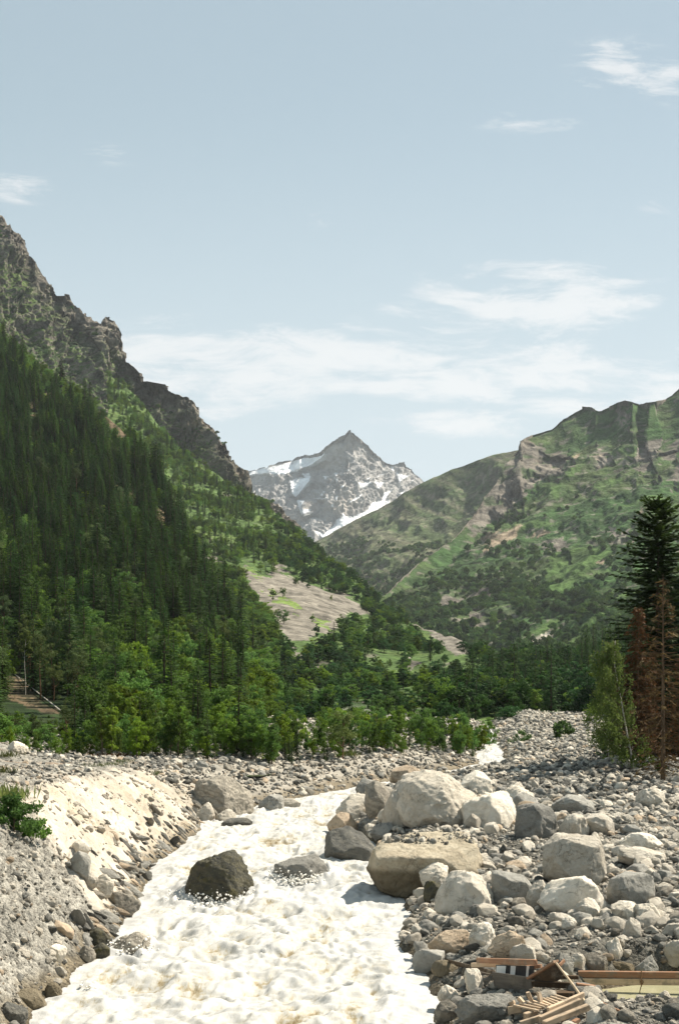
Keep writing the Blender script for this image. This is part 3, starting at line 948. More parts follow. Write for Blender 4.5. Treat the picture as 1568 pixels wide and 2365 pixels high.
def e_cover(P, n, X, Y, s, low):
    st = n[..., 2] + 0.14 * fbm(P / (120 * s), 4, 74) + 0.1 * fbm(P / (28 * s), 3, 75)
    c = np.zeros(P.shape) + np.array([.044, .090, .027])
    c = cmix(c, sstep(fbm(P / (160 * s), 4, 76), -0.1, 0.3), (.068, .098, .036))
    c = cmix(c, sstep(fbm(P / (30 * s), 4, 77), 0.05, 0.35) * .8, BUSH)
    c = cmix(c, 1 - sstep(st, 0.36, 0.52), cmix(np.zeros(P.shape) + ROCK * .85, sstep(fbm(P / 40, 4, 78), 0, .3), ROCK_D))
    c = cmix(c, sstep(fbm(P / (18 * s), 3, 79) + .25 * fbm(P / 200, 3, 83), .16, .34) * .75, ROCK * .95)
    return c


def e2_col(P, n, T, X, Y):
    c = e_cover(P, n, X, Y, 1.0, 0)
    c = cmix(c, mask(P, X, Y, E_MEADOW, 90, 34) * .85, (.076, .130, .038))
    rk = cmix(np.zeros(P.shape) + ROCK * .85, sstep(fbm(P / 35, 4, 80), -.05, .3), ROCK * 0.6)
    rk = cmix(rk, sstep(fbm(P / 60, 3, 81), .15, .35) * .6, (.20, .17, .13))
    rk = cmix(rk, sstep(fbm(P / 45, 4, 84), .02, .22) * .85, (.05, .085, .032))
    c = cmix(c, mask(P, X, Y, E_CLIFF, 60, 36) * (n[..., 2] + .25 * fbm(P / 30, 3, 82) < 0.62) * .9, np.array([.20, .18, .15]))
    cl = mask(P, X, Y, E_CLIFF, 60, 36) & (n[..., 2] + .3 * fbm(P / 30, 3, 82) < 1.02)
    c = np.where(cl[..., None], rk, c)
    c = cmix(c, mask(P, X, Y, E_SCREE, 50, 22) * .9, (.30, .235, .17))
    c = cmix(c, mask(P, X, Y, E_PALE, 30, 14) * .95, (.50, .45, .37))
    return c


def e1_disp(P, n, T, X, Y):
    P = P.copy()
    k = sstep(T, 0.0, 0.25) * (1 - 0.8 * sstep(T, 0.9, 1.0))
    k = np.where(T > 1, 0.2, k)
    P += n * ((ridged(P * np.array([1, .4, .35]) / 260, 5, 91, 0.5) - 0.8) * 55 * k)[..., None]
    P += n * (fbm(P / 40, 4, 92) * 7 * (0.25 + k))[..., None]
    return P


def e1_col(P, n, T, X, Y):
    c = e_cover(P, n, X, Y, 1.1, 0)
    c = cmix(c, np.full(T.shape, .4), (.10, .105, .055))
    s = ridged(np.stack([P[..., 0] + 1.1 * P[..., 2], P[..., 0] * .1, P[..., 1] * .02], -1) / 60, 3, 95)
    c = cmix(c, sstep(s, .45, .8) * .45, (.19, .165, .125))
    return c


LE1 = layer('far_shoulder', E1_RIDGE, E1_BASE, M['range'], 2.0, 240, 1.1, None, e1_col, e1_disp, 0.3)
LE2 = layer('right_mountain', E2_RIDGE, E2_BASE, M['range'], 2.0, 420, 0.75, None, e2_col, e2_disp, 0.35, 1.0, 7.0)

# ---- the snowy peak at the head of the valley
P_RIDGE = [(380, 1130, 7200), (540, 1092, 7100), (580, 1086, 7050), (596, 1082, 7050), (620, 1076, 7000), (640, 1068, 7000), (662, 1060, 7000), (676, 1064, 7000), (690, 1052, 6950), (706, 1049, 6950), (722, 1050, 6900), (740, 1042, 6850), (752, 1030, 6820), (765, 1020, 6800), (780, 1010, 6780), (792, 1003, 6760),
           (802, 994, 6750), (809, 991, 6750), (816, 998, 6750), (830, 1010, 6780), (838, 1018, 6800), (852, 1028, 6820), (864, 1042, 6850), (880, 1056, 6880), (892, 1068, 6900), (906, 1072, 6900), (920, 1067, 6900), (934, 1064, 6900), (944, 1072, 6900), (952, 1082, 6900), (966, 1096, 6900), (978, 1110, 6900), (1010, 1128, 6900), (1150, 1150, 6900), (1300, 1180, 7000)]
P_BASE = [(380, 1330, 6000), (740, 1345, 5900), (1300, 1345, 6000)]
z3 = lambda q: zoomed(q, 700, 1200, 2.24)
P_SNOW = [z3(q) for q in ([(60, 440), (90, 425), (200, 400), (340, 370), (400, 350), (440, 330), (520, 325), (585, 305), (555, 350), (490, 385), (400, 418), (300, 445), (200, 435), (60, 458)], [(345, 487), (485, 450), (480, 490), (440, 540), (385, 602), (360, 570)], [(415, 445), (485, 448), (455, 468)],
                          [(395, 618), (450, 622), (430, 660), (452, 700), (430, 722), (410, 660)], [(430, 690), (490, 680), (480, 700), (440, 712)],
                          [(515, 822), (575, 848), (640, 790), (660, 745), (690, 735), (700, 700), (715, 725), (760, 735), (850, 690), (890, 635), (960, 622), (975, 570), (1018, 556), (985, 612), (1022, 628), (960, 690), (900, 745), (780, 795), (650, 850), (575, 880)],
                          [(800, 495), (830, 505), (895, 498), (830, 545)], [(905, 488), (940, 512), (980, 500), (940, 540)], [(1050, 433), (1095, 450), (1145, 453), (1070, 498)], [(578, 465), (603, 468), (580, 492)], [(633, 443), (672, 443), (652, 462)], [(548, 585), (580, 556), (560, 590)],
                          [(738, 645), (790, 600), (835, 580), (780, 622)], [(1135, 508), (1197, 462), (1150, 505)], [(683, 528), (722, 508), (690, 538)], [(648, 478), (662, 478), (655, 505)], [(1015, 400), (1030, 405), (1025, 435)], [(495, 605), (560, 605), (600, 600), (560, 612)], [(1070, 570), (1110, 555), (1085, 578)], [(930, 460), (975, 440), (940, 468)], [(860, 480), (880, 460), (870, 480)], [(650, 600), (670, 595), (660, 630)], [(630, 655), (645, 650), (640, 675)], [(725, 425), (745, 405), (738, 430)])]


def p_disp(P, n, T, X, Y):
    P = P.copy()
    k = sstep(T, 0.0, 0.2) * (1 - 0.7 * sstep(T, 0.88, 1.0))
    k = np.where(T > 1, 0.3, k)
    q = P * np.array([1, .45, .38])
    sn = mask(P, X, Y, P_SNOW, 160, 7).astype(float)
    rough = (1 - 0.75 * sn)
    # main rib running down from the summit: left face turned from the sun
    P += n * np.array([1, 1, .3]) * ((ridged(q / 560, 5, 101, 0.55) - 0.8) * 150 * k * (1 - .6 * sn))[..., None]
    P += n * np.array([1, 1, .3]) * ((ridged(q / 140, 4, 102, 0.55) - 0.7) * 60 * k * rough)[..., None]
    P += n * ((ridged(P / 45, 3, 103) - .6) * 20 * (0.3 + k) * rough)[..., None]
    return P


def p_col(P, n, T, X, Y):
    c = cmix(np.zeros(P.shape) + np.array([.34, .33, .315]), sstep(fbm(P / 200, 4, 104), -.1, .3), (.265, .258, .248))  # rock paled in its colour to stand in for distance haze
    c = cmix(c, sstep(fbm(P / 330, 4, 105), .1, .4) * .7, (.34, .30, .26))
    s = mask(P, X, Y, P_SNOW, 130, 7)
    s = s | ((fbm(P / 120, 4, 108) + .2 * fbm(P / 30, 3, 109) > .52) & (n[..., 2] > .55) & (Y > 1110))
    c = np.where(s[..., None], SNOW, c)
    return c


LP = layer('snowy_peak', P_RIDGE, P_BASE, M['peak'], 1.4, 300, 1.0, None, p_col, p_disp, 0.3, 0.6, 9.0)
#@@PART3@@
# ------------------------------------------------------------------ rocks
def ico(sub):
    bm = bmesh.new()
    bmesh.ops.create_icosphere(bm, subdivisions=sub, radius=1.0)
    V = np.array([v.co[:] for v in bm.verts])
    Fc = np.array([[v.index for v in f.verts] for f in bm.faces])
    bm.free()
    return V / np.linalg.norm(V, axis=1, keepdims=True), Fc


ICO = {k: ico(k) for k in (2, 3, 4, 5, 6)}


def rock_geo(seed, sub=4, nplanes=16, lo=0.62, hi=0.95, p=18, rough=0.05, fine=0.02, planes=None, strata=0.0, axes=(1, 1, 1), chips=0, qlo=.86):
    """a boulder: a blunted many-sided block, worn and cracked"""
    r_ = rng(seed)
    D, Fc = ICO[sub]
    if planes is None:
        N = r_.normal(size=(nplanes, 3))
        N /= np.linalg.norm(N, axis=1, keepdims=True)
        dd = r_.uniform(lo, hi, nplanes)
    else:
        N = np.array([q[:3] for q in planes], float)
        dd = np.array([q[3] for q in planes], float)
        ln = np.linalg.norm(N, axis=1)
        N = N / ln[:, None]
    s = np.maximum(D @ N.T, 0) / dd
    r = 1.0 / ((s ** p).sum(1) + (1 / 1.12) ** p) ** (1 / p)
    V = D * r[:, None]
    off = r_.uniform(-50, 50, 3)
    q = V + off
    n1 = fbm(q * 1.7, 3, seed)
    n2 = ridged(q * 3.6, 4, seed + 3, 0.55) - 0.3
    n3 = fbm(q * 11, 3, seed + 5)
    n4 = ridged(q * 6.5, 3, seed + 11) - 0.3
    n3 = n3 + (.55 * (ridged(q * 15, 3, seed + 31) - .4) if sub >= 5 else 0)
    V = V * (1 + n1 * rough * 2.6 + n2 * rough * 1.5 + n4 * fine * 1.2 + n3 * fine)[:, None]
    if strata:
        ax = np.array([0.25, 0.35, 0.9])
        lay = (V @ ax) * 7 + 1.5 * fbm(q * 1.2, 2, seed + 9)
        V = V + (D * (np.abs((lay % 1) - 0.5) * 2 - 0.5)[:, None]) * strata
    for _ in range(chips):
        nn = r_.normal(size=3)
        nn /= np.linalg.norm(nn)
        pr_ = V @ nn
        V = V - np.maximum(pr_ - np.quantile(pr_, r_.uniform(qlo, .992)), 0)[:, None] * nn * .92
    if chips:
        V = V * (1 + (ridged((V + off) * 2.6, 4, seed + 20, .6)[:, None] - .5) * rough * 1.3 + ridged((V + off) * 6.5, 4, seed + 21, .62)[:, None] * fine * 1.2)
    V = V * np.array(axes)
    return V, Fc


def rock_mesh(name, mat, **kw):
    V, Fc = rock_geo(**kw)
    return mesh_from(name, V, Fc, [mat], None, True)


def shade_edges(me):
    return me


PROTO = []           # (mesh, palette, kind)
pal = ['white', 'pale', 'grey', 'dark', 'band', 'rust', 'white', 'grey', 'pale', 'dark', 'grey', 'pale', 'white', 'grey', 'rust', 'dark']
for i, pm in enumerate(pal):
    rnd_ = i % 2 == 0
    PROTO.append((rock_mesh('rock', M[pm], seed=200 + i, sub=4, nplanes=12 if rnd_ else 10, lo=.66 if rnd_ else .5, hi=.95, p=11 if rnd_ else 24, chips=14 if rnd_ else 30, rough=.05 if rnd_ else .075, fine=.015 if rnd_ else .03,
                            axes=[(1, .85, .7), (1, .7, .55), (1, .9, .8), (1, .6, .7)][i % 4]), pm))


def place_rock(X, Yb, w, h, mat, seed, label, name='boulder', cat='boulder', group=None, planes=None, sub=5, yaw=None, deep=0.9, tilt=(0, 0), sink=0.28, dz=0.0, d=None, nplanes=14, p=16, rough=.07, fine=.03, strata=0.0, lo=.6, hi=.95):
    x, y, z = hit(X, Yb) if d is None else (*pt(X, Yb, d)[:2], None)
    if z is None:
        z = float(pt(X, Yb, d)[2])
    k = y / F
    W, Hh = w * k, h * k
    if planes is not None:
        p = max(p, 46)
    V, Fc = rock_geo(seed, sub, nplanes, lo, hi, p, rough, fine, planes, strata, chips=34 if p > 11 else 8, qlo=.94 if planes is not None else .88)
    r_ = rng(seed + 1)
    if yaw is None:
        yaw = r_.uniform(0, 6.28)
    R_ = np.array((Matrix.Rotation(yaw, 3, 'Z') @ Matrix.Rotation(tilt[0], 3, 'X') @ Matrix.Rotation(tilt[1], 3, 'Y')))
    V = V @ R_.T
    ex = V.max(0) - V.min(0)
    Htot = Hh / (1 - sink)
    V = (V - (V.max(0) + V.min(0)) / 2) * np.array([W / ex[0], W * deep / ex[1], Htot / ex[2]])
    base = -Htot / 2 + sink * Htot
    V[:, 2] -= base
    me = mesh_from(name, V, Fc, [M[mat]], None, True)
    o = link(name, me)
    o.location = (x, y + W * deep * 0.38, z + dz)
    tag(o, label, cat, group)
    HERO.append((x, y + W * deep * 0.38, W * 0.5, W * deep * 0.5, z, o, V))
    return o


HERO = []
# planes are (nx, ny, nz, distance); y points away from the camera, x to the right
BOX = [(-1, -.12, .05, .80), (1, -.15, .1, .80), (0, -1, .15, .75), (.1, 1, .1, .8), (0.04, -.05, 1, .70), (0, 0, -1, .8), (.7, -.7, .15, .93), (-.7, -.5, .5, 1.0), (.6, .1, .8, 1.02), (-.3, -.75, .7, .96), (.75, -.75, .4, .97)]
place_rock(500, 2088, 176, 118, 'wet', 11, 'large dark wet boulder standing alone in the white river', planes=[(-.75, -.55, .6, .56), (-.2, -1, .1, .62), (.95, -.3, .1, .70), (.75, .3, .5, .82), (-.30, -.1, 1, .60), (.1, 1, .2, .8), (-1, .1, .3, .9), (0, 0, -1, .8), (.3, -.8, .5, .74)], yaw=0, deep=.8, sub=6, rough=.06, fine=.03, p=26, strata=.012)
place_rock(695, 2038, 138, 60, 'grey', 12, 'rounded grey boulder half drowned by water pouring over its front', yaw=.4, deep=1.0, p=6, lo=.8, sink=.5)
place_rock(298, 2200, 95, 44, 'band', 13, 'low round stone awash near the foot of the pale left bank', yaw=.4, deep=1, p=6, lo=.8, sink=.4)
place_rock(812, 1988, 128, 76, 'dark', 14, 'dark layered boulder at the water beside the broad tan slab', yaw=.3, deep=.9, strata=.03, tilt=(0, .25), p=14)
place_rock(987, 2046, 280, 118, 'slab', 15, 'broad tan slab with a flat gravelly top rising out of the river edge', yaw=0, deep=.85, sub=6, p=26, rough=.04, fine=.018,
           planes=[(-.95, -.25, .0, .86), (.95, -.2, .1, .86), (-.05, -1, -.22, .60), (.1, 1, .2, .8), (.03, -.40, 1, .46), (-.02, -.62, .8, .60), (0, 0, -1, .6), (.6, -.6, .5, .82), (-.7, -.2, .7, .78)])
place_rock(1015, 1906, 225, 112, 'pale', 16, 'biggest pale boulder, a peaked block behind the tan slab', yaw=0, deep=.9, sub=6, p=24, rough=.06, fine=.025, dz=.25,
           planes=[(-.95, -.3, .12, .70), (-.55, -.8, .2, .62), (.15, -.9, .40, .52), (.62, -.45, .65, .46), (.60, .25, .78, .52), (-.30, -.15, .95, .56), (.1, 1, .2, .8), (0, 0, -1, .6), (1, -.1, .25, .86), (-.8, -.1, .6, .72)])
place_rock(935, 1906, 105, 96, 'pale', 86, 'pale block leaning against the left flank of the biggest pale boulder', yaw=0, deep=.9, planes=[(-.9, -.4, .1, .6), (.3, -.85, .4, .55), (.7, -.3, .6, .6), (-.3, -.2, .95, .62), (0, 1, 0, .7), (0, 0, -1, .7), (-.5, -.8, .3, .62)])
place_rock(1142, 1916, 145, 85, 'white', 17, 'whitish boulder sloping down right from the biggest pale boulder', yaw=0, deep=.9, sub=5, p=20,
           planes=[(-.6, -.7, .4, .66), (.55, -.5, .75, .62), (.9, -.1, .5, .75), (-.3, 0, 1, .7), (0, -1, .1, .8), (.1, 1, .2, .8), (0, 0, -1, .7)])
place_rock(873, 1885, 62, 82, 'band', 18, 'upright greyish stone block on the river side of the boulder heap', yaw=.2, deep=1.0, p=20)
place_rock(790, 1930, 72, 52, 'rust', 19, 'small tan and white boulder touching the rapids below the heap', yaw=1.0)
place_rock(822, 1896, 95, 62, 'pale', 20, 'smooth pale boulder leaning in the river above the tan one', yaw=.3, p=9, lo=.7)
place_rock(884, 1935, 60, 34, 'grey', 21, 'grey stone wedged between the dark layered boulder and the heap', yaw=2.0)
place_rock(1100, 1830, 80, 50, 'white', 22, 'whitish block on the far side of the boulder heap', yaw=1.3)
place_rock(940, 1808, 80, 40, 'rust', 23, 'pinkish boulder at the back of the heap', yaw=.8)
place_rock(1198, 1868, 86, 52, 'pale', 24, 'rounded buff boulder right of the whitish sloping one', yaw=.5, p=8, lo=.72)
place_rock(1242, 1938, 100, 80, 'grey', 25, 'dark grey angular boulder with a pale cap right of the heap', yaw=0, p=22, planes=[(-.5, -.8, .35, .66), (.6, -.75, .1, .72), (-.35, -.1, .95, .72), (.4, .1, .9, .78), (1, 0, 0, .8), (-1, .2, .1, .85), (0, 1, 0, .8), (0, 0, -1, .7)])
place_rock(1328, 1878, 100, 42, 'grey', 26, 'long low grey boulder behind the buff ones', yaw=.1, deep=.8)
place_rock(1328, 1940, 74, 60, 'pale', 27, 'squat buff boulder just behind the square block', yaw=.7, p=16)
place_rock(1385, 1930, 80, 50, 'white', 28, 'whitish rock overhanging dark shade behind the square block', yaw=.2)
place_rock(1334, 2050, 152, 118, 'pale', 29, 'big square pale block standing on the right bank', yaw=.12, deep=.85, sub=6, planes=BOX, p=34, rough=.03, fine=.02, sink=.15)
place_rock(1325, 2108, 165, 82, 'white', 30, 'flat whitish boulder lying in front of the square block', yaw=.1, deep=.7, p=16)
place_rock(1460, 2090, 118, 72, 'grey', 31, 'broad grey boulder right of the square block', yaw=.2, deep=.8, p=14)
place_rock(1505, 1864, 68, 46, 'pale', 32, 'pointed pale rock below the bank of the dead trees', yaw=.9)
place_rock(1485, 1962, 105, 38, 'white', 33, 'low whitish slab of rock on the gravel right of the square block', yaw=.1, deep=.6)
place_rock(1485, 1996, 115, 38, 'white', 34, 'long flat whitish stone nearest the frame edge behind the grey boulder', yaw=.15, deep=.5)
place_rock(1075, 2108, 140, 92, 'white', 35, 'slanting whitish boulder at the bank below the tan slab', yaw=0, deep=.8, planes=[(-.75, -.4, .6, .58), (.1, -1, .2, .7), (.8, -.3, .5, .72), (.1, 0, 1, .6), (.1, 1, .2, .8), (0, 0, -1, .7), (-1, 0, .2, .95)], p=18)
place_rock(1003, 2048, 70, 54, 'pale', 36, 'round buff boulder against the foot of the tan slab', yaw=.5, p=7, lo=.75)
place_rock(1004, 2082, 52, 46, 'wet', 37, 'wet dark stone under the round buff boulder', yaw=.9)
place_rock(1185, 2085, 100, 72, 'grey', 38, 'grey boulder between the slanting whitish one and the square block', yaw=.5)
place_rock(1243, 2098, 54, 62, 'pale', 39, 'upright pale egg shaped stone left of the flat whitish boulder', yaw=.3, p=7, lo=.75)
place_rock(508, 1888, 152, 96, 'band', 40, 'large brown grey boulder where the pale left bank ends', yaw=0, deep=.85, sub=6, p=14, rough=.05,
           planes=[(-.9, -.3, .3, .75), (.55, -.5, .6, .62), (.85, -.5, .05, .78), (-.1, -1, .1, .68), (-.15, 0, 1, .70), (.1, 1, .2, .8), (0, 0, -1, .7), (-.5, -.4, .8, .82)])
place_rock(470, 1896, 52, 42, 'white', 41, 'white rounded stone in front of the brown grey boulder', yaw=.3, p=9)
place_rock(520, 1900, 52, 30, 'white', 42, 'small white rock right of the white rounded stone', yaw=1.3, p=9)
place_rock(545, 1912, 75, 22, 'dark', 43, 'flat dark ledge of rock at the waterline under the brown grey boulder', yaw=.0, strata=.03)
place_rock(625, 1874, 62, 38, 'grey', 44, 'angular grey stone at the water right of the brown grey boulder', yaw=.2, p=20)
place_rock(672, 1868, 45, 24, 'pale', 45, 'small buff stone washed by the rapids on the far bank', yaw=.7)
place_rock(1126, 2362, 150, 58, 'grey', 46, 'long grey boulder with a dark undercut face beside the broken boards', yaw=-.12, deep=.6, p=20, sub=6, planes=[(-.8, -.6, .25, .75), (.1, -.9, -.42, .42), (0, -.25, 1, .5), (.95, -.2, .1, .9), (0, 1, .1, .7), (0, 0, -1, .6), (-.6, -.3, .7, .8)])
place_rock(1045, 2203, 112, 52, 'rust', 47, 'lumpy buff boulder at the water edge above the broken boards', yaw=.1, deep=.7)
place_rock(1115, 2186, 66, 54, 'pale', 48, 'round pale boulder beside the lumpy buff one', yaw=.5, p=7, lo=.75)
place_rock(1170, 2220, 88, 66, 'rust', 49, 'tilted tan plank shaped rock above the timber pile', yaw=-.5, deep=.5, planes=[(-1, 0, 0, .95), (1, 0, 0, .95), (0, -1, .2, .5), (0, 1, 0, .5), (0, 0, 1, .3), (0, 0, -1, .3)], tilt=(.6, -.35), sink=.1)
place_rock(1210, 2226, 66, 46, 'white', 50, 'white block right of the tilted tan rock', yaw=.3, p=18)
place_rock(993, 2246, 80, 50, 'grey', 51, 'grey slabby rock dipping into the rapids', yaw=.3, p=18)
place_rock(1030, 2252, 68, 32, 'slab', 52, 'low mottled rock between the slabby grey one and the boards', yaw=.8)
place_rock(1096, 2296, 46, 56, 'white', 53, 'upright white stone left of the grey board', yaw=.4, p=8)
place_rock(1038, 2318, 56, 42, 'pale', 54, 'mottled buff stone left of the long grey boulder', yaw=.4, p=9)
place_rock(1032, 2362, 60, 50, 'band', 55, 'brownish stone below the mottled buff one', yaw=.9)
place_rock(1526, 2362, 76, 46, 'white', 57, 'smooth white boulder beside the still pond', yaw=.3, p=6, lo=.8, deep=.8, dz=.15, d=39.2)
place_rock(1430, 2262, 80, 42, 'slab', 58, 'domed tan rock just behind the long red beam', yaw=.1, p=7, lo=.8, deep=.5, d=44.0)
place_rock(1373, 2258, 64, 52, 'band', 59, 'jagged grey rock behind the left end of the red beam', yaw=.3, p=20)
place_rock(1420, 2220, 48, 50, 'white', 60, 'tall smooth white stone above the domed tan rock', yaw=.3, p=7, tilt=(0, .4))
place_rock(1496, 2262, 58, 52, 'grey', 61, 'dark grey boulder behind the right part of the red beam', yaw=.3, p=10)
place_rock(1556, 2238, 46, 66, 'pale', 62, 'upright pale stone at the right frame edge above the red beam', yaw=.3, p=10)
place_rock(1336, 2240, 38, 32, 'white', 63, 'small white cobble left of the jagged grey rock', yaw=.3, p=6)
place_rock(1304, 2258, 46, 52, 'grey', 64, 'slate grey upright stone right of the plywood prop', yaw=.3, p=20)
place_rock(1462, 2166, 44, 44, 'white', 65, 'angular white stone in the middle of the cobble bank', yaw=.3, p=18)
place_rock(1362, 2124, 60, 46, 'white', 66, 'speckled white boulder tilted on the cobble row', yaw=.3, p=10)
place_rock(1450, 2128, 74, 44, 'pale', 67, 'long buff boulder at the head of the cobble bank', yaw=.1, p=8)
place_rock(1500, 2132, 64, 42, 'white', 68, 'rounded white boulder right of the long buff one', yaw=.1, p=7)
place_rock(1283, 2136, 32, 28, 'white', 69, 'white egg shaped cobble left of the speckled white boulder', yaw=.1, p=6)
place_rock(1316, 2148, 38, 30, 'white', 70, 'freckled white cobble below the speckled white boulder', yaw=.8, p=6)
place_rock(28, 2362, 66, 44, 'dark', 71, 'dark wet boulder in the bottom left corner', yaw=.1, p=8)
place_rock(120, 2310, 46, 40, 'slab', 72, 'mossy ochre stone at the water near the bottom left corner', yaw=.1, p=8)
place_rock(70, 2326, 70, 40, 'slab', 73, 'brown stone between the mossy ochre one and the corner boulder', yaw=.5)
place_rock(222, 2190, 70, 46, 'wet', 74, 'wet brown rock at the tip of the left bank', yaw=.4)
place_rock(232, 2212, 42, 32, 'wet', 75, 'small wet ochre rock below the wet brown rock', yaw=1.4)
place_rock(198, 2222, 42, 36, 'band', 76, 'greenish cobble left of the small wet ochre rock', yaw=.4, p=7)
place_rock(130, 2218, 44, 36, 'white', 77, 'whitish angular stone on the grey scree of the left bank', yaw=.4)
place_rock(280, 2108, 88, 48, 'band', 78, 'grey brown boulder at the left bank waterline', yaw=.3, deep=.7, p=9)
place_rock(236, 2064, 52, 44, 'pale', 79, 'pale round stone set in the left bank above the waterline boulder', yaw=.3, p=7)
place_rock(205, 2046, 44, 30, 'pale', 80, 'small pale stone bedded in the left bank beside the round one', yaw=.3, p=7)
place_rock(180, 2024, 54, 50, 'grey', 81, 'broken brown grey rock jutting from the left bank hollow', yaw=.3, p=16)
place_rock(182, 1976, 54, 32, 'white', 82, 'pale slab jutting from the top of the left bank hollow', yaw=.3, p=14)
place_rock(38, 1738, 48, 26, 'pale', 83, 'pale boulder on the mound at the left frame edge', yaw=.3, p=8)

r_ = rng(66)
for i in range(30):
    X_, Y_ = r_.uniform(850, 1260), r_.uniform(1815, 1935)
    w_ = 22 * r_.random() ** -.45
    place_rock(X_, Y_, min(w_, 62), min(w_, 62) * r_.uniform(.55, .85), ['white', 'pale', 'pale', 'grey', 'rust'][int(r_.integers(5))], 400 + i, 'angular broken block in the jumbled heap around the biggest pale boulder', 'rock', 'rock', 'broken blocks of the boulder heap', sub=4, p=24)

# ---- scattered stones: the 300 that show largest are objects, the rest is rubble
r_ = rng(77)
NS = 60000
sx = r_.uniform(-260, 1900, NS * 2)
sdp = np.exp(r_.uniform(math.log(34.0), math.log(265.0), NS * 2))
wxs = (sx - CX) / F * sdp
gz, gc = ground(wxs, sdp, True)
uL, vR = gc['u'], gc['v']
inriv = (uL < 0.05) & (vR < 0.05)
onf = (gc['h'] < gc['top'] - 0.35) & (uL > 0)
palef = onf & (sdp > 52 + .8 * uL) & (sdp < 92)
greyf = (uL > 0) & ~palef & (sdp < 58)
terr = (uL > 0) & ~onf & (sdp < 100)
prob = np.where(palef, 0.10, np.where(greyf, 0.4, np.where(terr, 0.5, 1.0)))
clump = fbm(np.stack([wxs * .35, sdp * .35, wxs * 0], -1), 3, 90)
prob = prob * np.where(vR > 0, np.clip(0.85 + 1.4 * clump, .5, 1), 1)
pe = np.sqrt(((wxs - POND[0]) / POND[2]) ** 2 + ((sdp - POND[1]) / POND[3]) ** 2)
prob = prob * np.where(sdp > 95, .9, 1) * np.where((uL > 4) & (sdp > 58) & (np.abs(sdp - 84 - .25 * uL) < 6) & ~onf, .12, 1)
keep = (~inriv) & (r_.random(NS * 2) < prob) & (pe > 1.05)
smin = 0.00148 * sdp
ssz = smin * r_.random(NS * 2) ** (-0.56)
cap_ = np.where(palef | terr | greyf, 0.42, np.where(uL > 0, .8, 0.85))
ssz = np.minimum(ssz, cap_ * r_.uniform(.6, 1, NS * 2))
for hx, hy, ra, rb, hz_, _o, _v in HERO:
    e = ((wxs - hx) / (ra * .95)) ** 2 + ((sdp - hy) / (rb * .95)) ** 2
    keep &= ~((e < 1) & (ssz < 2.0))
keep &= ~((np.abs(wxs - 7.6) < 2.3) & (np.abs(sdp - 40.2) < 2.0) & (ssz > .2))      # where the timber lies
idx = np.nonzero(keep)[0]
rank = np.argsort(-(ssz / sdp * np.where((sx > 0) & (sx < 1568), 1, 0.0))[idx])
big = idx[rank[:235]]
rest = idx[rank[235:]]
wts = dict(white=.29, pale=.24, grey=.25, dark=.08, band=.08, rust=.06)


def pick_proto(n, seed, far=None):
    pr = np.array([wts[q[1]] / pal.count(q[1]) for q in PROTO])
    return rng(seed).choice(len(PROTO), n, p=pr / pr.sum())


COLW = dict(white='whitish', pale='buff', grey='grey', dark='dark', band='streaked grey', rust='tan')
LANDS = [(500, 1885, 'the brown grey boulder on the far left bank'), (1334, 2000, 'the square pale block'), (987, 2000, 'the broad tan slab'), (1128, 2320, 'the long grey boulder by the boards'),
         (1015, 1850, 'the biggest pale boulder'), (1460, 2060, 'the broad grey boulder'), (1430, 2230, 'the red beam'), (1170, 2190, 'the tilted tan rock'), (1505, 1850, 'the pointed pale rock'), (1185, 2050, 'the slanting whitish boulder'),
         (200, 2180, 'the wet brown rock'), (60, 1730, 'the left terrace edge'), (1250, 1720, 'the far rubble mound'), (720, 1790, 'the young trees on the far bank'), (1200, 1780, 'the upper white water'), (230, 2030, 'the left bank hollow'), (70, 2280, 'the bottom left corner'),
         (1350, 2150, 'the cobble row'), (330, 1800, 'the gravel track')]
protoidx = pick_proto(len(wxs), 5)
light_ = np.array([q for q in range(len(PROTO)) if PROTO[q][1] in ('white', 'pale')])
protoidx = np.where(palef, light_[protoidx % len(light_)], protoidx)
protoidx = np.where((sdp > 90) & (protoidx % 2 == 0) & (r_.random(len(wxs)) < .7), [([q + 1 for q in range(len(PROTO)) if PROTO[q][1] == 'x'] or [(k + 3) % len(PROTO) | 1])[0] % len(PROTO) for k in range(len(PROTO))] and (protoidx + 3) % len(PROTO) | 1, protoidx)
rots = r_.uniform(-1, 1, (len(wxs), 3)) * np.array([.45, .45, 3.14])
FIRST = {}
for i in big:
    me, pm = PROTO[protoidx[i]]
    o = link('rock' if ssz[i] > .4 else 'cobble', me)
    o.location = (wxs[i], sdp[i], gz[i] + ssz[i] * .12)
    o.rotation_euler = rots[i]
    s_ = ssz[i] * .62
    o.scale = (s_, s_, s_)
    px, py = CX + wxs[i] / sdp[i] * F, HZ - (gz[i] - H) / sdp[i] * F
    dist = [((px - a) / 1.0) ** 2 + ((py - b) * 1.6) ** 2 for a, b, _ in LANDS]
    j = int(np.argmin(dist))
    a, b, nm = LANDS[j]
    dx, dy = px - a, (py - b) * 1.6
    rel = ('left of' if dx < 0 else 'right of') if abs(dx) > abs(dy) else ('behind' if dy < 0 else 'in front of')
    size = 'largish' if ssz[i] > .55 else 'middling' if ssz[i] > .33 else 'small'
    shp = 'rounded' if protoidx[i] % 2 == 0 else 'angular'
    near = 'close' if dist[j] < 70 ** 2 else 'some way'
    tag(o, f'{size} {shp} {COLW[pm]} stone {near} {rel} {nm}', 'rock', 'loose stones on the river banks')
    FIRST.setdefault(protoidx[i], o)


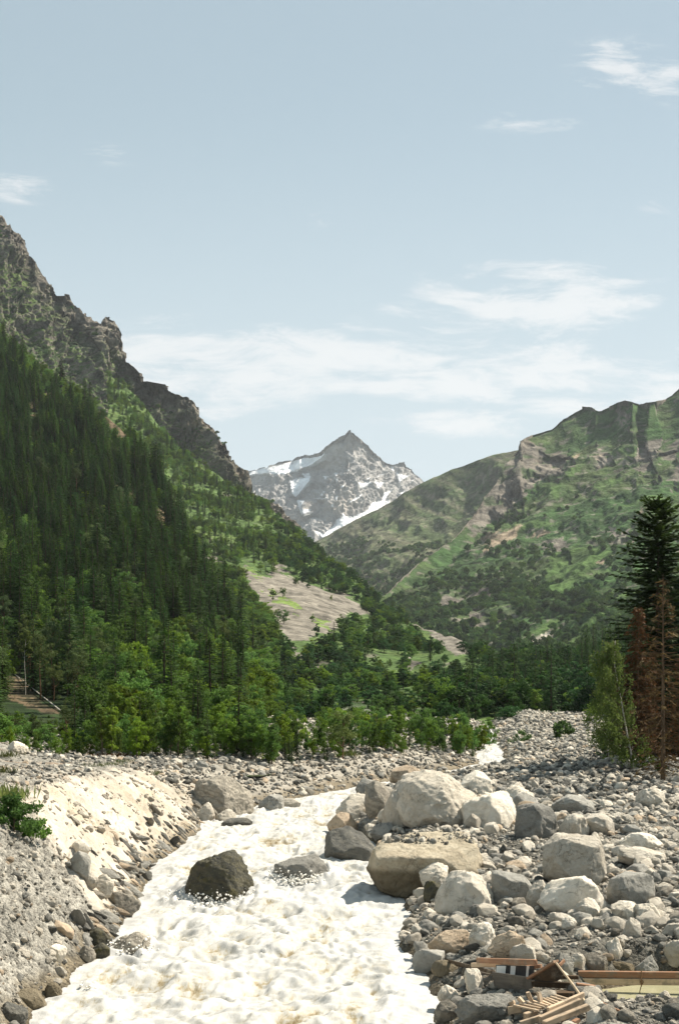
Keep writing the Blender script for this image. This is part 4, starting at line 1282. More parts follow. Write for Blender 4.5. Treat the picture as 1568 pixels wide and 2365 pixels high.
def scatter(name, P, rot, scl, pick, sources, label=None):
    """one object of kind stuff: many small copies that nobody would count"""
    me = mesh_from(name, P, np.zeros((0, 3), int) if False else np.zeros((0, 3), int), attrs=None) if False else bpy.data.meshes.new(name)
    n = len(P)
    me.vertices.add(n)
    me.vertices.foreach_set('co', np.ascontiguousarray(P, np.float32).ravel())
    me.attributes.new('rot', 'FLOAT_VECTOR', 'POINT').data.foreach_set('vector', np.ascontiguousarray(rot, np.float32).ravel())
    me.attributes.new('scl', 'FLOAT_VECTOR', 'POINT').data.foreach_set('vector', np.ascontiguousarray(scl, np.float32).ravel())
    me.attributes.new('pick', 'INT', 'POINT').data.foreach_set('value', np.ascontiguousarray(pick, np.int32))
    o = link(name, me)
    ng = bpy.data.node_groups.new(name + '_scatter', 'GeometryNodeTree')
    ng.interface.new_socket('Geometry', in_out='INPUT', socket_type='NodeSocketGeometry')
    ng.interface.new_socket('Geometry', in_out='OUTPUT', socket_type='NodeSocketGeometry')
    N, L = ng.nodes, ng.links
    gi, go = N.new('NodeGroupInput'), N.new('NodeGroupOutput')
    inst = N.new('GeometryNodeInstanceOnPoints')
    join = N.new('GeometryNodeJoinGeometry')
    for s in reversed(sources):
        oi = N.new('GeometryNodeObjectInfo')
        oi.transform_space = 'ORIGINAL'
        oi.inputs['Object'].default_value = s
        oi.inputs['As Instance'].default_value = True
        L.new(oi.outputs['Geometry'], join.inputs[0])

    def attr(nm, ty):
        a = N.new('GeometryNodeInputNamedAttribute')
        a.data_type = ty
        a.inputs[0].default_value = nm
        return a.outputs[0]
    L.new(gi.outputs[0], inst.inputs['Points'])
    L.new(join.outputs[0], inst.inputs['Instance'])
    inst.inputs['Pick Instance'].default_value = True
    L.new(attr('pick', 'INT'), inst.inputs['Instance Index'])
    e2r = N.new('FunctionNodeEulerToRotation')
    L.new(attr('rot', 'FLOAT_VECTOR'), e2r.inputs[0])
    L.new(e2r.outputs[0], inst.inputs['Rotation'])
    L.new(attr('scl', 'FLOAT_VECTOR'), inst.inputs['Scale'])
    L.new(inst.outputs[0], go.inputs[0])
    md = o.modifiers.new('scatter', 'NODES')
    md.node_group = ng
    return tag(o, kind='stuff')


srcs = sorted(FIRST)
remap = np.zeros(len(PROTO), int)
for q in range(len(PROTO)):
    same = [j for j, s in enumerate(srcs) if PROTO[s][1] == PROTO[q][1]] or [0]
    remap[q] = srcs.index(q) if q in srcs else same[0]
P_ = np.stack([wxs, sdp, gz + ssz * .10], -1)[rest]
scatter('rubble', P_, rots[rest], np.repeat((ssz[rest] * .62)[:, None], 3, 1) * r_.uniform(.8, 1.2, (len(rest), 3)), remap[protoidx[rest]], [FIRST[s] for s in srcs])

# stones bedded in the eroded face, drawn out down the fall line
nb_ = 5200
yb_ = np.exp(r_.uniform(math.log(50), math.log(100), nb_))
ub_ = r_.uniform(.2, 8.5, nb_)
xb_ = river_edges(yb_)[0] - ub_
zb_, gb_ = ground(xb_, yb_, True)
okb = (gb_['h'] < gb_['top'] - .25) & (yb_ > 51 + .8 * ub_)
xb_, yb_, zb_ = xb_[okb], yb_[okb], zb_[okb]
kc_ = (fbm(np.stack([xb_ * .45, yb_ * .45, xb_ * 0], -1), 3, 97) * 2.2 + .22 > r_.random(len(xb_)))
xb_, yb_, zb_ = xb_[kc_], yb_[kc_], zb_[kc_]
n_ = len(xb_)
ex = (ground(xb_ + .4, yb_) - ground(xb_ - .4, yb_)) / .8
szb = (.06 * r_.random(n_) ** -.5).clip(0, .38)
rb_ = np.stack([r_.normal(0, .25, n_), -np.arctan(ex) + r_.normal(0, .15, n_), r_.normal(.45, .30, n_)], -1)
lsrc = [srcs.index(k) for k in srcs if PROTO[k][1] in ('white', 'pale')]
scatter('bedded_gravel', np.stack([xb_, yb_, zb_ - szb * .16], -1), rb_, np.stack([szb * r_.uniform(.9, 1.8, n_), szb * .72, szb * .55], -1), np.array(lsrc)[r_.integers(0, len(lsrc), n_)], [FIRST[q] for q in srcs])

# dark wet stones along the foot of the face
nt_ = 420
yt_ = np.exp(r_.uniform(math.log(47), math.log(98), nt_))
ut_ = np.abs(r_.normal(.35, .55, nt_))
xt_ = river_edges(yt_)[0] - ut_
zt_ = ground(xt_, yt_)
szt = (.14 * r_.random(nt_) ** -.5).clip(0, .62)
dsrc = [srcs.index(k) for k in srcs if PROTO[k][1] in ('band', 'dark', 'rust', 'grey')]
scatter('bank_foot_stones', np.stack([xt_, yt_, zt_ - szt * .05], -1), np.stack([r_.normal(0, .3, nt_), r_.normal(.5, .3, nt_), r_.normal(.4, .6, nt_)], -1), np.stack([szt * r_.uniform(.9, 1.6, nt_), szt * .7, szt * .6], -1), np.array(dsrc)[r_.integers(0, len(dsrc), nt_)], [FIRST[srcs[q]] for q in range(len(srcs))])

# gravel lying on the flat top of the tan slab
from mathutils.bvhtree import BVHTree
slab = [h_ for h_ in HERO if h_[5].get('label', '').startswith('broad tan slab')][0]
so = slab[5]
bvh = BVHTree.FromPolygons([tuple(v) for v in slab[6]], [tuple(p_.vertices) for p_ in so.data.polygons])
pts_ = []
for _ in range(900):
    a_, b_ = r_.uniform(-.62, .85) * slab[2], r_.uniform(-.35, .9) * slab[3]
    hh_ = bvh.ray_cast(Vector((a_, b_, 20)), Vector((0, 0, -1)))
    if hh_[0] is not None and hh_[1].z > .72 and fbm(np.array([a_ * .8, b_ * .8, 0.0]), 3, 4) > -.12:
        pts_.append((so.location.x + a_, so.location.y + b_, so.location.z + hh_[0].z + .01))
pts_ = np.array(pts_)
if len(pts_):
    ns = len(pts_)
    scatter('slab_gravel', pts_, r_.uniform(-3, 3, (ns, 3)), np.repeat((.035 * r_.random(ns) ** -.5).clip(0, .22)[:, None], 3, 1), remap[rng(8).choice([2, 3, 7, 9, 10, 0, 1], ns)], [FIRST[s] for s in srcs])
#@@PART4@@
# ------------------------------------------------------------------ trees
def cards(C, A, B, ln, wd):
    """pointed leaf cards: centre C, long axis A, cross axis B"""
    ln, wd = np.broadcast_to(ln, (len(C),))[:, None], np.broadcast_to(wd, (len(C),))[:, None]
    V = np.stack([C - A * ln * .5, C + B * wd * .5 + A * ln * .05, C + A * ln * .5, C - B * wd * .5 + A * ln * .05], 1).reshape(-1, 3)
    Fc = np.arange(len(V)).reshape(-1, 4)
    return V, Fc


def unit(v):
    return v / (np.linalg.norm(v, axis=-1, keepdims=True) + 1e-9)


def tube(path, radii, sides=6):
    path = np.asarray(path, float)
    n = len(path)
    t_ = unit(np.gradient(path, axis=0))
    ref = np.array([0.3, 0.9, 0.2])
    a = unit(np.cross(t_, ref))
    b = np.cross(t_, a)
    an = np.linspace(0, 2 * np.pi, sides, endpoint=False)
    V = (path[:, None] + (a[:, None] * np.cos(an)[None, :, None] + b[:, None] * np.sin(an)[None, :, None]) * np.asarray(radii)[:, None, None]).reshape(-1, 3)
    i = np.arange(n * sides).reshape(n, sides)
    j = np.roll(i, -1, 1)
    Fc = np.stack([i[:-1], j[:-1], j[1:], i[1:]], -1).reshape(-1, 4)
    return V, Fc


def merge(parts):
    Vs, Fs, o = [], [], 0
    for V, Fc in parts:
        Vs.append(V)
        Fs.append(np.asarray(Fc) + o)
        o += len(V)
    return np.concatenate(Vs), np.concatenate(Fs)


def conifer(seed, h=18.0, R=2.8, whorl=0.028, nb=7, seg=0.42, card=(.75, .26), low=.06, droop=.30, profile=None, lift=.2, gap=.05):
    r_ = rng(seed)
    parts, twigs = [], []
    lean = r_.uniform(-.02, .02, 2)
    z = low * h
    Cs, As, Bs, Ls, Ws = [], [], [], [], []
    while z < h * .985:
        f = z / h
        Lm = R * (profile(f) if profile else (1 - f) ** .72 * (1 - .35 * max(0, .18 - f) / .18))
        k = max(4, int(nb * (.65 + .5 * (1 - f))))
        a0 = r_.uniform(0, 6.28)
        for q in range(k):
            if r_.random() < gap:
                continue
            an = a0 + q * 6.283 / k + r_.uniform(-.3, .3)
            L = (Lm * r_.uniform(.68, 1.14) + .12)
            up = np.interp(f, [0, .35, .8, 1], [-.28, -.12, .22, .8]) + r_.uniform(-.1, .1)
            dr = np.array([math.cos(an), math.sin(an), up])
            dr /= np.linalg.norm(dr)
            side = np.array([-math.sin(an), math.cos(an), 0])
            zb = z + r_.uniform(-.4, .4) * whorl * h
            n = max(2, int(L / seg))
            s = (np.arange(n) + .55) / n
            pos = np.stack([lean[0] * zb + dr[0] * s * L, lean[1] * zb + dr[1] * s * L, zb + dr[2] * s * L - droop * L * s ** 1.6 + lift * L * s ** 3], -1)
            sc = (1.12 - .45 * s)
            for sg in (-1, 0, 1):
                ax = dr + side * sg * 1.0 + np.array([0, 0, -.25]) + r_.normal(0, .16, (n, 3))
                ax = unit(ax)
                cr = unit(np.cross(ax, np.array([0, 0, 1.0]) + r_.normal(0, .35, (n, 3))))
                ll = card[0] * sc * r_.uniform(.75, 1.2, n) * min(1, .45 + L / 2.2)
                Cs.append(pos + ax * ll[:, None] * .4)
                As.append(ax)
                Bs.append(cr)
                Ls.append(ll)
                Ws.append(card[1] * sc * r_.uniform(.8, 1.3, n) * min(1, .5 + L / 2.5))
            twigs.append((pos, L))
        z += whorl * h * r_.uniform(.8, 1.2) * (1.1 - .35 * f)
    # the leading shoot
    Cs.append(np.array([[lean[0] * h, lean[1] * h, h * .985]] * 3))
    an = np.array([0, 2.1, 4.2])
    As.append(np.tile([0, 0, 1.0], (3, 1)))
    Bs.append(np.stack([np.cos(an), np.sin(an), an * 0], -1))
    Ls.append(np.full(3, .06 * h))
    Ws.append(np.full(3, .018 * h))
    crown = cards(np.concatenate(Cs), np.concatenate(As), np.concatenate(Bs), np.concatenate(Ls), np.concatenate(Ws))
    zz = np.linspace(-.4, h * .97, 7)
    trunk = tube(np.stack([lean[0] * zz, lean[1] * zz, zz], -1), np.linspace(h * .014 + .04, .02, 7), 6)
    return trunk, crown


def broadleaf(seed, h=9.0, R=2.6, z0=.18, nclump=34, nleaf=70, leaf=(.30, .20), slim=1.0, limbs=7, trunk_r=None, lean=(0, 0), droop=0.0, core=.55):
    r_ = rng(seed)
    c = r_.normal(size=(nclump, 3))
    c = unit(c) * (r_.random(nclump) ** core)[:, None]
    ax = np.array([R, R, h * (1 - z0) / 2])
    cz = h * (1 + z0) / 2
    # wider low down, narrow at the top
    f = (c[:, 2] + 1) / 2
    c[:, :2] *= (np.interp(f, [0, .3, .75, 1], [.72, 1.0, .78, .45]) * slim)[:, None]
    c[:, :2] += .18 * r_.normal(size=(nclump, 2))
    C = c * ax + np.array([0, 0, cz])
    C[:, 0] += lean[0] * C[:, 2]
    C[:, 1] += lean[1] * C[:, 2]
    rad = R * r_.uniform(.22, .42, nclump) * (.75 + .4 * (1 - f))
    ci = np.repeat(np.arange(nclump), nleaf)
    n = len(ci)
    d = unit(r_.normal(size=(n, 3)))
    pos = C[ci] + d * (rad[ci] * r_.random(n) ** .45)[:, None] * np.array([1, 1, .8])
    if droop:
        pos[:, 2] -= droop * r_.random(n) ** 1.5
    A = unit(d * .5 + r_.normal(size=(n, 3)) + np.array([0, 0, -.4 - droop]))
    B = unit(np.cross(A, d + r_.normal(size=(n, 3)) * .6))
    crown = cards(pos, A, B, leaf[0] * r_.uniform(.7, 1.3, n), leaf[1] * r_.uniform(.7, 1.3, n))
    tr = trunk_r or h * .012 + .03
    zz = np.linspace(-.4, h * .86, 7)
    wob = .03 * h * np.stack([np.sin(zz * .5 + seed), np.cos(zz * .4 + seed)], -1) * (zz[:, None] / h)
    path = np.stack([lean[0] * zz + wob[:, 0], lean[1] * zz + wob[:, 1], zz], -1)
    tp = [tube(path, np.linspace(tr, .02, 7), 7)]
    for q in r_.choice(nclump, min(limbs, nclump), replace=False):
        e = C[q]
        b = max(.15 * h, e[2] - np.linalg.norm(e[:2] - path[0, :2]) * .8 - .05 * h)
        s0 = np.array([np.interp(b, zz, path[:, 0]), np.interp(b, zz, path[:, 1]), b])
        mid = (s0 + e) / 2 + np.array([0, 0, -.03 * h])
        tp.append(tube(np.stack([s0, mid, e]), [tr * .42, tr * .28, .012], 5))
    return merge(tp), crown


def dead_conifer(seed, h, R, nb=5, whorl=.02, needles=0.0, low=.05):
    """bare dead spruce: trunk, branches with drooping twigs, and a few red needles"""
    r_ = rng(seed)
    br, Cs, As, Bs, Ls = [], [], [], [], []
    z = low * h
    lean = r_.uniform(-.012, .012, 2)
    while z < h * .975:
        f = z / h
        Lm = R * (1 - f) ** .8 * (1 - .4 * max(0, .3 - f) / .3)
        for q in range(nb + (1 if f < .6 else 0)):
            an = r_.uniform(0, 6.28)
            L = Lm * r_.uniform(.45, 1.15) + .12
            up = np.interp(f, [0, .5, 1], [-.15, .05, .7]) + r_.uniform(-.12, .12)
            s = np.array([0, .35, .7, 1.0])
            dr = np.array([math.cos(an), math.sin(an), up])
            p_ = np.stack([lean[0] * z + dr[0] * s * L, lean[1] * z + dr[1] * s * L, z + dr[2] * s * L - .28 * L * s ** 1.7 + .16 * L * s ** 3], -1)
            br.append(tube(p_, np.array([.030, .022, .016, .008]) * (.7 + .5 * (1 - f)), 3))
            m_ = max(2, int(L / .3))
            for w_ in range(m_):
                st = r_.uniform(.2, 1)
                b0 = np.array([np.interp(st, s, p_[:, k]) for k in range(3)])
                sd = r_.choice([-1, 1])
                e = b0 + np.array([-math.sin(an) * sd * .3 + dr[0] * .15, math.cos(an) * sd * .3 + dr[1] * .15, -.18]) * r_.uniform(.5, 1.5)
                br.append(tube(np.stack([b0, (b0 + e) / 2 + np.array([0, 0, -.03]), e]), [.012, .010, .006], 3))
                if needles and r_.random() < needles:
                    k = 5
                    t_ = r_.random(k)[:, None]
                    Cs.append(b0 + (e - b0) * t_ + r_.normal(0, .05, (k, 3)))
                    As.append(unit(e - b0 + r_.normal(0, .12, (k, 3))))
                    Bs.append(unit(r_.normal(size=(k, 3))))
                    Ls.append(r_.uniform(.22, .42, k))
        z += whorl * h * r_.uniform(.7, 1.3)
    zz = np.linspace(-.5, h, 8)
    trunk = tube(np.stack([lean[0] * zz, lean[1] * zz, zz], -1), np.linspace(h * .009 + .05, .015, 8), 7)
    nd = cards(np.concatenate(Cs), np.concatenate(As), np.concatenate(Bs), np.concatenate(Ls), np.concatenate(Ls) * .35) if Cs else None
    return trunk, merge(br), nd


class TreeKind:
    """meshes of one tree: trunk and crown apart for near ones, joined for small ones"""
    def __init__(self, kind, cat, geo, bark, leaf, h):
        (tv, tf), (cv__, cf) = geo
        self.kind, self.cat, self.h = kind, cat, h
        self.trunk = mesh_from('trunk', tv, tf, [M[bark]], None, True)
        self.crown = mesh_from('crown', cv__, cf, [M[leaf]])
        V = np.concatenate([tv, cv__])
        self.both = mesh_from(kind, V, np.concatenate([tf, cf + len(tv)]), [M[bark], M[leaf]], np.concatenate([np.zeros(len(tf), int), np.ones(len(cf), int)]))


def plant(tk, loc, h, yaw, label, group, parts, name=None, wide=1.0):
    s = h / tk.h
    nm = name or tk.kind
    if parts:
        o = bpy.data.objects.new(nm, None)
        COL.objects.link(o)
        o.empty_display_size = .5
        link('trunk', tk.trunk, o)
        link('crown', tk.crown, o)
    else:
        o = link(nm, tk.both)
    o.location = tuple(float(q) for q in loc)
    o.rotation_euler = (0, 0, yaw)
    o.scale = (s * wide, s * wide, s)
    return tag(o, label, tk.cat, group)


SPR = [TreeKind('spruce_tree', 'tree', conifer(300 + i, 18, [2.5, 2.9, 2.2, 2.7, 3.1][i]), 'bark', 'spruce', 18) for i in range(5)]
PINE = [TreeKind('pine_tree', 'tree', broadleaf(320 + i, 14, 2.6, .38, 36, 80, (.42, .12), 1.0, 9, .17, core=.6), 'bark_red', 'pine', 14) for i in range(2)]
LEAF = [TreeKind('broadleaf_tree', 'tree', broadleaf(340 + i, 9, [2.2, 2.7, 2.0, 2.4, 1.8, 2.5][i], [.10, .12, .08, .14, .05, .1][i], [36, 44, 34, 40, 34, 40][i], 78, (.32, .21), [1, 1, .8, 1, .75, 1][i]), 'bark', ['leaf', 'leaf', 'leaf_light', 'leaf', 'leaf_light', 'leaf'][i], 9) for i in range(6)]
SHADED_ALDER = [TreeKind('broadleaf_tree', 'tree', broadleaf(350 + i, 9, [2.4, 2.8, 2.1][i], [.06, .08, .05][i], 38, 70, (.36, .24)), 'bark', 'shaded_alder', 9) for i in range(3)]
BUSHF = [TreeKind('bush', 'bush', broadleaf(360 + i, 5, 2.6, .0, 20, 26, (.75, .55), 1.0, 2, core=.5), 'bark', 'bush_far', 5) for i in range(3)]


def surf_samples(L_, n, seed, tmin=0.0, tmax=1.0, weight=None):
    """random places on a slope, even by ground area"""
    P, rows = L_['P'], L_['rows']
    A = np.linalg.norm(np.cross(P[:rows - 1, 1:, :2] - P[:rows - 1, :-1, :2], P[1:rows, :-1, :2] - P[:rows - 1, :-1, :2]).reshape(rows - 1, -1, 1), axis=-1)
    T = L_['T'][:rows - 1, :-1]
    A = A * (T >= tmin) * (T <= tmax)
    if weight is not None:
        A = A * weight[:rows - 1, :-1]
    r_ = rng(seed)
    pr = A.ravel() / A.sum()
    k = r_.choice(len(pr), n, p=pr)
    i, j = np.unravel_index(k, A.shape)
    a, b = r_.random(n)[:, None], r_.random(n)[:, None]
    q = (P[i, j] * (1 - a) + P[i, j + 1] * a) * (1 - b) + (P[i + 1, j] * (1 - a) + P[i + 1, j + 1] * a) * b
    px = CX + q[:, 0] / q[:, 1] * F
    py = HZ - (q[:, 2] - H) / q[:, 1] * F
    return q, px, py, L_['T'][i, j]


def thin(q, h, gap, seed, xy=None):
    """drop places that crowd each other: one per cell"""
    c = np.floor(q[:, :2] / gap).astype(int)
    _, first = np.unique(c[:, 0] * 100003 + c[:, 1], return_index=True)
    return np.sort(first)


def covers(q, px, py, h, polys, wl, amp):
    """trees that would stand in front of one of these patches"""
    up = h / q[:, 1] * F
    out = np.zeros(len(q), bool)
    for f in (.12, .4, .68, .92):
        out |= mask(q, px, py - up * f, polys, wl, amp)
    return out


# --- gather every place where a tree stands: (pos, height, family)
pos, hts, fam, wid = [], [], [], []


def gather(q, h, f, w_=None):
    pos.append(q)
    hts.append(np.asarray(h, float))
    fam.append(np.asarray(f))
    wid.append(np.ones(len(q)) if w_ is None else w_)


r_ = rng(501)
q, px, py, tt = surf_samples(LA, 15000, 502, 0.03, 0.985)
k1_, k2_ = thin(q, 0, 3.1, 0), thin(q, 0, 5.2, 0)
k = np.concatenate([k1_[q[k1_, 1] < 260], k2_[q[k2_, 1] >= 260]])
q, px, py, tt = q[k], px[k], py[k], tt[k]
bare = mask(q, px, py, A_BARE, 18, 24)
ok = (~bare) | (r_.random(len(q)) < .12)
# hold the forest back from the river
el2, er2 = river_edges(q[:, 1])
ok &= (q[:, 0] < el2 - 9) | (q[:, 1] > 150)
q, px, py, tt = q[ok], px[ok], py[ok], tt[ok]
ns_ = fbm(q / 42, 3, 503)
lowband = sstep(py, 1440, 1560) * sstep(px, 160, 300) * .8
ptop = sstep(tt, .86, .95) * (1 - sstep(px, 300, 420))
pl = np.clip(.06 + .85 * lowband + .75 * ptop + .8 * sstep(ns_, .10, .25) + .35 * (px > 560), 0, .97)
isl = r_.random(len(q)) < pl
isp = (~isl) & (r_.random(len(q)) < np.where((px < 260) & (q[:, 1] < 320), .35, .05))
f_ = np.where(isl, 2, np.where(isp, 1, 0))
hs_ = np.interp(q[:, 1], [110, 160, 260, 450, 1200], [7.5, 9.5, 13, 19, 20]) * r_.uniform(.5, 1.22, len(q)) ** 1.15
hl_ = np.interp(q[:, 1], [110, 160, 260, 450, 1200], [4.8, 6.2, 8.5, 10, 8]) * r_.uniform(.5, 1.3, len(q))
hl_ = hl_ * np.where(px > 600, .6, 1)
hs_ = hs_ * np.where((px > 640) & (q[:, 1] < 300), .6, 1)
edge_ = 1 - .45 * sstep(tt, .86, .97) * sstep(px, 380, 480)
hs_, hl_ = hs_ * edge_, hl_ * edge_
hh__ = np.where(f_ == 2, hl_, np.where(f_ == 1, hs_ * .85, hs_))
cov_ = (covers(q, px, py, hh__, A_BARE[5:6], 18, 8) & (r_.random(len(q)) < .93)) | (mask(q, px, py - hh__ / q[:, 1] * F * .55, A_BARE, 18, 12) & (r_.random(len(q)) < .85)) | covers(q, px, py, hh__, B_SCREE[:3], 18, 8)
q, hs_, hl_, f_, px = q[~cov_], hs_[~cov_], hl_[~cov_], f_[~cov_], px[~cov_]
gather(q, np.where(f_ == 2, hl_, np.where(f_ == 1, hs_ * .85, hs_)), f_, np.where(f_ == 0, r_.uniform(1.15, 1.75, len(q)), r_.uniform(.85, 1.3, len(q))))

# low shrubs under the fallen trunk at the left
n = 46
Xb_, Yb_ = r_.uniform(-20, 165, n), r_.uniform(1660, 1742, n)
Pb_ = LA['P'][:LA['rows']].reshape(-1, 3)
bx_, by_ = CX + Pb_[:, 0] / Pb_[:, 1] * F, HZ - (Pb_[:, 2] - H) / Pb_[:, 1] * F
sel_ = [int(np.argmin((bx_ - a) ** 2 + (by_ - b) ** 2)) for a, b in zip(Xb_, Yb_)]
gather(Pb_[sel_] - np.array([0, 0, .1]), (np.maximum(Yb_ - 1628 - .22 * np.maximum(Xb_, 0), 14) / F * Pb_[sel_][:, 1]) * r_.uniform(.55, 1.0, n), np.full(n, 2), r_.uniform(1.1, 1.6, n))

# shrubby front row along the foot of the slope
n = 190
X_ = r_.uniform(-60, 1095, n)
d_ = np.interp(X_, [-60, 600, 800, 1000, 1095], [108, 112, 127, 142, 150]) + r_.uniform(-2, 12, n)
P0 = pt(X_, HZ, d_)
P0[:, 2] = ground(P0[:, 0], P0[:, 1]) - .1
gather(P0, r_.uniform(1.4, 4.4, n) * np.where(X_ > 650, .85, np.where(X_ < 210, .55, 1)), np.where(r_.random(n) < np.where(X_ > 600, .62, .9), 2, 0))

# B: broadleaf woods round the scree
q, px, py, tt = surf_samples(LB, 16000, 505, 0.0, 0.99)
k = thin(q, 0, 4.0, 0)
q, px, py, tt = q[k], px[k], py[k], tt[k]
sc_ = mask(q, px, py, B_SCREE, 25, 18)
gp = fbm(q / 70, 3, 506)
sc2_ = covers(q, px, py, np.full(len(q), 6.5) * np.interp(q[:, 1], [200, 350, 700], [.5, .62, 1]), B_SCREE[:3], 25, 8) & ~sc_
ok = np.where(sc_ | sc2_, r_.random(len(q)) < .014, r_.random(len(q)) < np.clip(.62 + 1.6 * gp, .12, 1)) & (py < 1800)
q, px, py, tt = q[ok], px[ok], py[ok], tt[ok]
f_ = np.where(r_.random(len(q)) < np.where((px < 600) & (tt > .55), .14, .03), 0, 2)
gather(q, np.where(f_ == 0, 13, 7.2) * r_.uniform(.5, 1.25, len(q)) * np.interp(q[:, 1], [200, 350, 700], [.5, .62, 1]), f_, np.where(f_ == 0, r_.uniform(1.0, 1.5, len(q)), r_.uniform(1.2, 1.9, len(q))))

# D: dark valley woods
q, px, py, tt = surf_samples(LD, 7000, 508, 0.0, 0.995)
k = thin(q, 0, 4.0, 0)
q, px, py, tt = q[k], px[k], py[k], tt[k]
k = ~covers(q, px, py, np.full(len(q), 7.6), B_SCREE[:3], 25, 8)
q, px, py, tt = q[k], px[k], py[k], tt[k]
f_ = np.where(r_.random(len(q)) < np.where(px > 1340, .4, .06), 0, 2)
gather(q, np.where(f_ == 0, 12, 7.6) * r_.uniform(.55, 1.25, len(q)), f_, r_.uniform(1.0, 1.3, len(q)))

POS, HTS, FAM, WID = np.concatenate(pos), np.concatenate(hts), np.concatenate(fam), np.concatenate(wid)
# the hand-set trees need room
TX_ = CX + POS[:, 0] / POS[:, 1] * F
tb_ = HZ - (POS[:, 2] - H) / POS[:, 1] * F
kp = ~((TX_ > 1355) & (POS[:, 1] < 190)) & ~((TX_ > 8) & (TX_ < 152) & (tb_ > 1575 + .55 * TX_) & (tb_ - HTS / POS[:, 1] * F < 1622 + .2 * TX_) & (POS[:, 1] < 190))
POS, HTS, FAM, WID = POS[kp], HTS[kp], FAM[kp], WID[kp]
TX_ = CX + POS[:, 0] / POS[:, 1] * F
TYb = HZ - (POS[:, 2] - H) / POS[:, 1] * F
TPX = HTS / POS[:, 1] * F
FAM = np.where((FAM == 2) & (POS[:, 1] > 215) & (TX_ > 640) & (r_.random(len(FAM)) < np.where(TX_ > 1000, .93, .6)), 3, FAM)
TKS = {0: SPR, 1: PINE, 2: LEAF, 3: SHADED_ALDER}
SIDE = [(0, 250, 'at the left edge of the forest'), (250, 420, 'above the gravel terrace'), (420, 620, 'above the brown grey boulder'), (620, 800, 'by the scree foot'), (800, 1000, 'on the flats below the scree'), (1000, 1150, 'where the valley narrows'), (1150, 1400, 'beyond the rubble mound')]
srcobj = {0: {}, 1: {}, 2: {}, 3: {}}
used = np.zeros(len(POS), bool)
r_ = rng(510)
for f_, cap, word in ((0, 270, 'spruce'), (1, 60, 'pine'), (2, 200, 'broadleaf'), (3, 85, 'broadleaf')):
    c = np.nonzero((FAM == f_) & (TX_ > -10) & (TX_ < 1375) & (TYb < 1790))[0]
    # nearest first, and not the ones hidden wholly behind others
    o_ = c[np.argsort(-TPX[c])]
    cover = np.zeros((1200, 800), bool)
    n = 0
    for i in o_:
        a, b = int((TX_[i] + 10) / 2), int((TYb[i] - TPX[i]) / 2)
        hw = max(1, int(TPX[i] * .09))
        if not (2 <= a < 798):
            continue
        patch = cover[max(0, b):b + max(2, int(TPX[i] * .22)), max(0, a - hw):a + hw]
        if patch.size and patch.mean() > .7:
            continue
        cover[max(0, b):int(TYb[i] / 2), max(0, a - hw):a + hw] = True
        kinds = TKS[f_]
        v_i = int(r_.integers(len(kinds)))
        big_ = TPX[i] > 120 and v_i != len(kinds) - 1
        side = next((s for s in SIDE if s[0] <= TX_[i] < s[1]), SIDE[0])[2]
        tall = 'tall' if HTS[i] > {0: 12, 1: 11, 2: 6.2, 3: 7.5}[f_] else 'shrubby' if (f_ == 2 and HTS[i] < 3.6) else 'young'
        shade_ = {0: 'dark green', 1: 'grey green', 3: 'deep green', 2: 'light green' if kinds[v_i].crown.materials[0].name == 'young_leaves' else 'mid green'}[f_]
        row = 'in the front row' if POS[i, 1] < 128 else 'in the second row' if POS[i, 1] < 170 else 'up the slope' if POS[i, 1] < 330 else 'high on the slope'
        o = plant(kinds[v_i], POS[i], HTS[i], r_.uniform(0, 6.28), f'{tall} {shade_} {word} {row} {side}', f'{word} trees of the valley forest', big_, None, WID[i])
        used[i] = True
        if not big_:
            srcobj[f_].setdefault(v_i, o)
        n += 1
        if n >= cap:
            break


def forest(name, f_, sel, seed):
    ks = sorted(srcobj[f_])
    r_ = rng(seed)
    n = len(sel)
    if not n or not ks:
        return
    pk = r_.integers(0, len(ks), n)
    hh = np.array([TKS[f_][k].h for k in ks])[pk]
    s = HTS[sel] / hh
    rot = np.stack([r_.normal(0, .02, n), r_.normal(0, .02, n), r_.uniform(0, 6.28, n)], -1)
    scatter(name, POS[sel], rot, np.stack([s * WID[sel], s * WID[sel], s], -1), pk, [srcobj[f_][k] for k in ks])


forest('spruce_forest', 0, np.nonzero((FAM == 0) & ~used)[0], 520)
forest('pine_forest', 1, np.nonzero((FAM == 1) & ~used)[0], 521)
forest('broadleaf_forest', 2, np.nonzero((FAM == 2) & ~used)[0], 522)
forest('shaded_alder_forest', 3, np.nonzero((FAM == 3) & ~used)[0], 523)

# --- bushes and small trees over the far mountainsides, reading as one mass
r_ = rng(530)
q, px, py, tt = surf_samples(LE2, 26000, 531, 0.0, 0.9)
k = thin(q, 0, 6.5, 0)
q, px, py, tt = q[k], px[k], py[k], tt[k]
diag = fbm(np.stack([(q[:, 0] * .6 + q[:, 2] * 1.1) / 95, (q[:, 1]) / 420, q[:, 2] / 300], -1), 4, 532)
me_ = mask(q, px, py, E_MEADOW + E_SCREE + E_PALE, 70, 24)
cf_ = mask(q, px, py, E_CLIFF, 60, 26)
ok = (r_.random(len(q)) < np.clip(.25 + 2.4 * diag + 1.0 * sstep(py, 1240, 1420), 0, 1) * np.interp(py, [1050, 1200, 1330], [.03, .26, .9])) & ~(me_ & (r_.random(len(q)) < .85)) & ~(cf_ & (r_.random(len(q)) < .8))
qe = q[ok]
q, px, py, tt = surf_samples(LE1, 7000, 533, 0.0, 0.9)
ok = fbm(q / 170, 4, 534) + (py - 1240) / 900 > .08
qe = np.concatenate([qe, q[ok]])
q, px, py, tt = surf_samples(LC, 3500, 535, 0.0, 0.93)
nz = LC['n']
ok = fbm(q / 80, 4, 536) > .12
qc = q[ok]
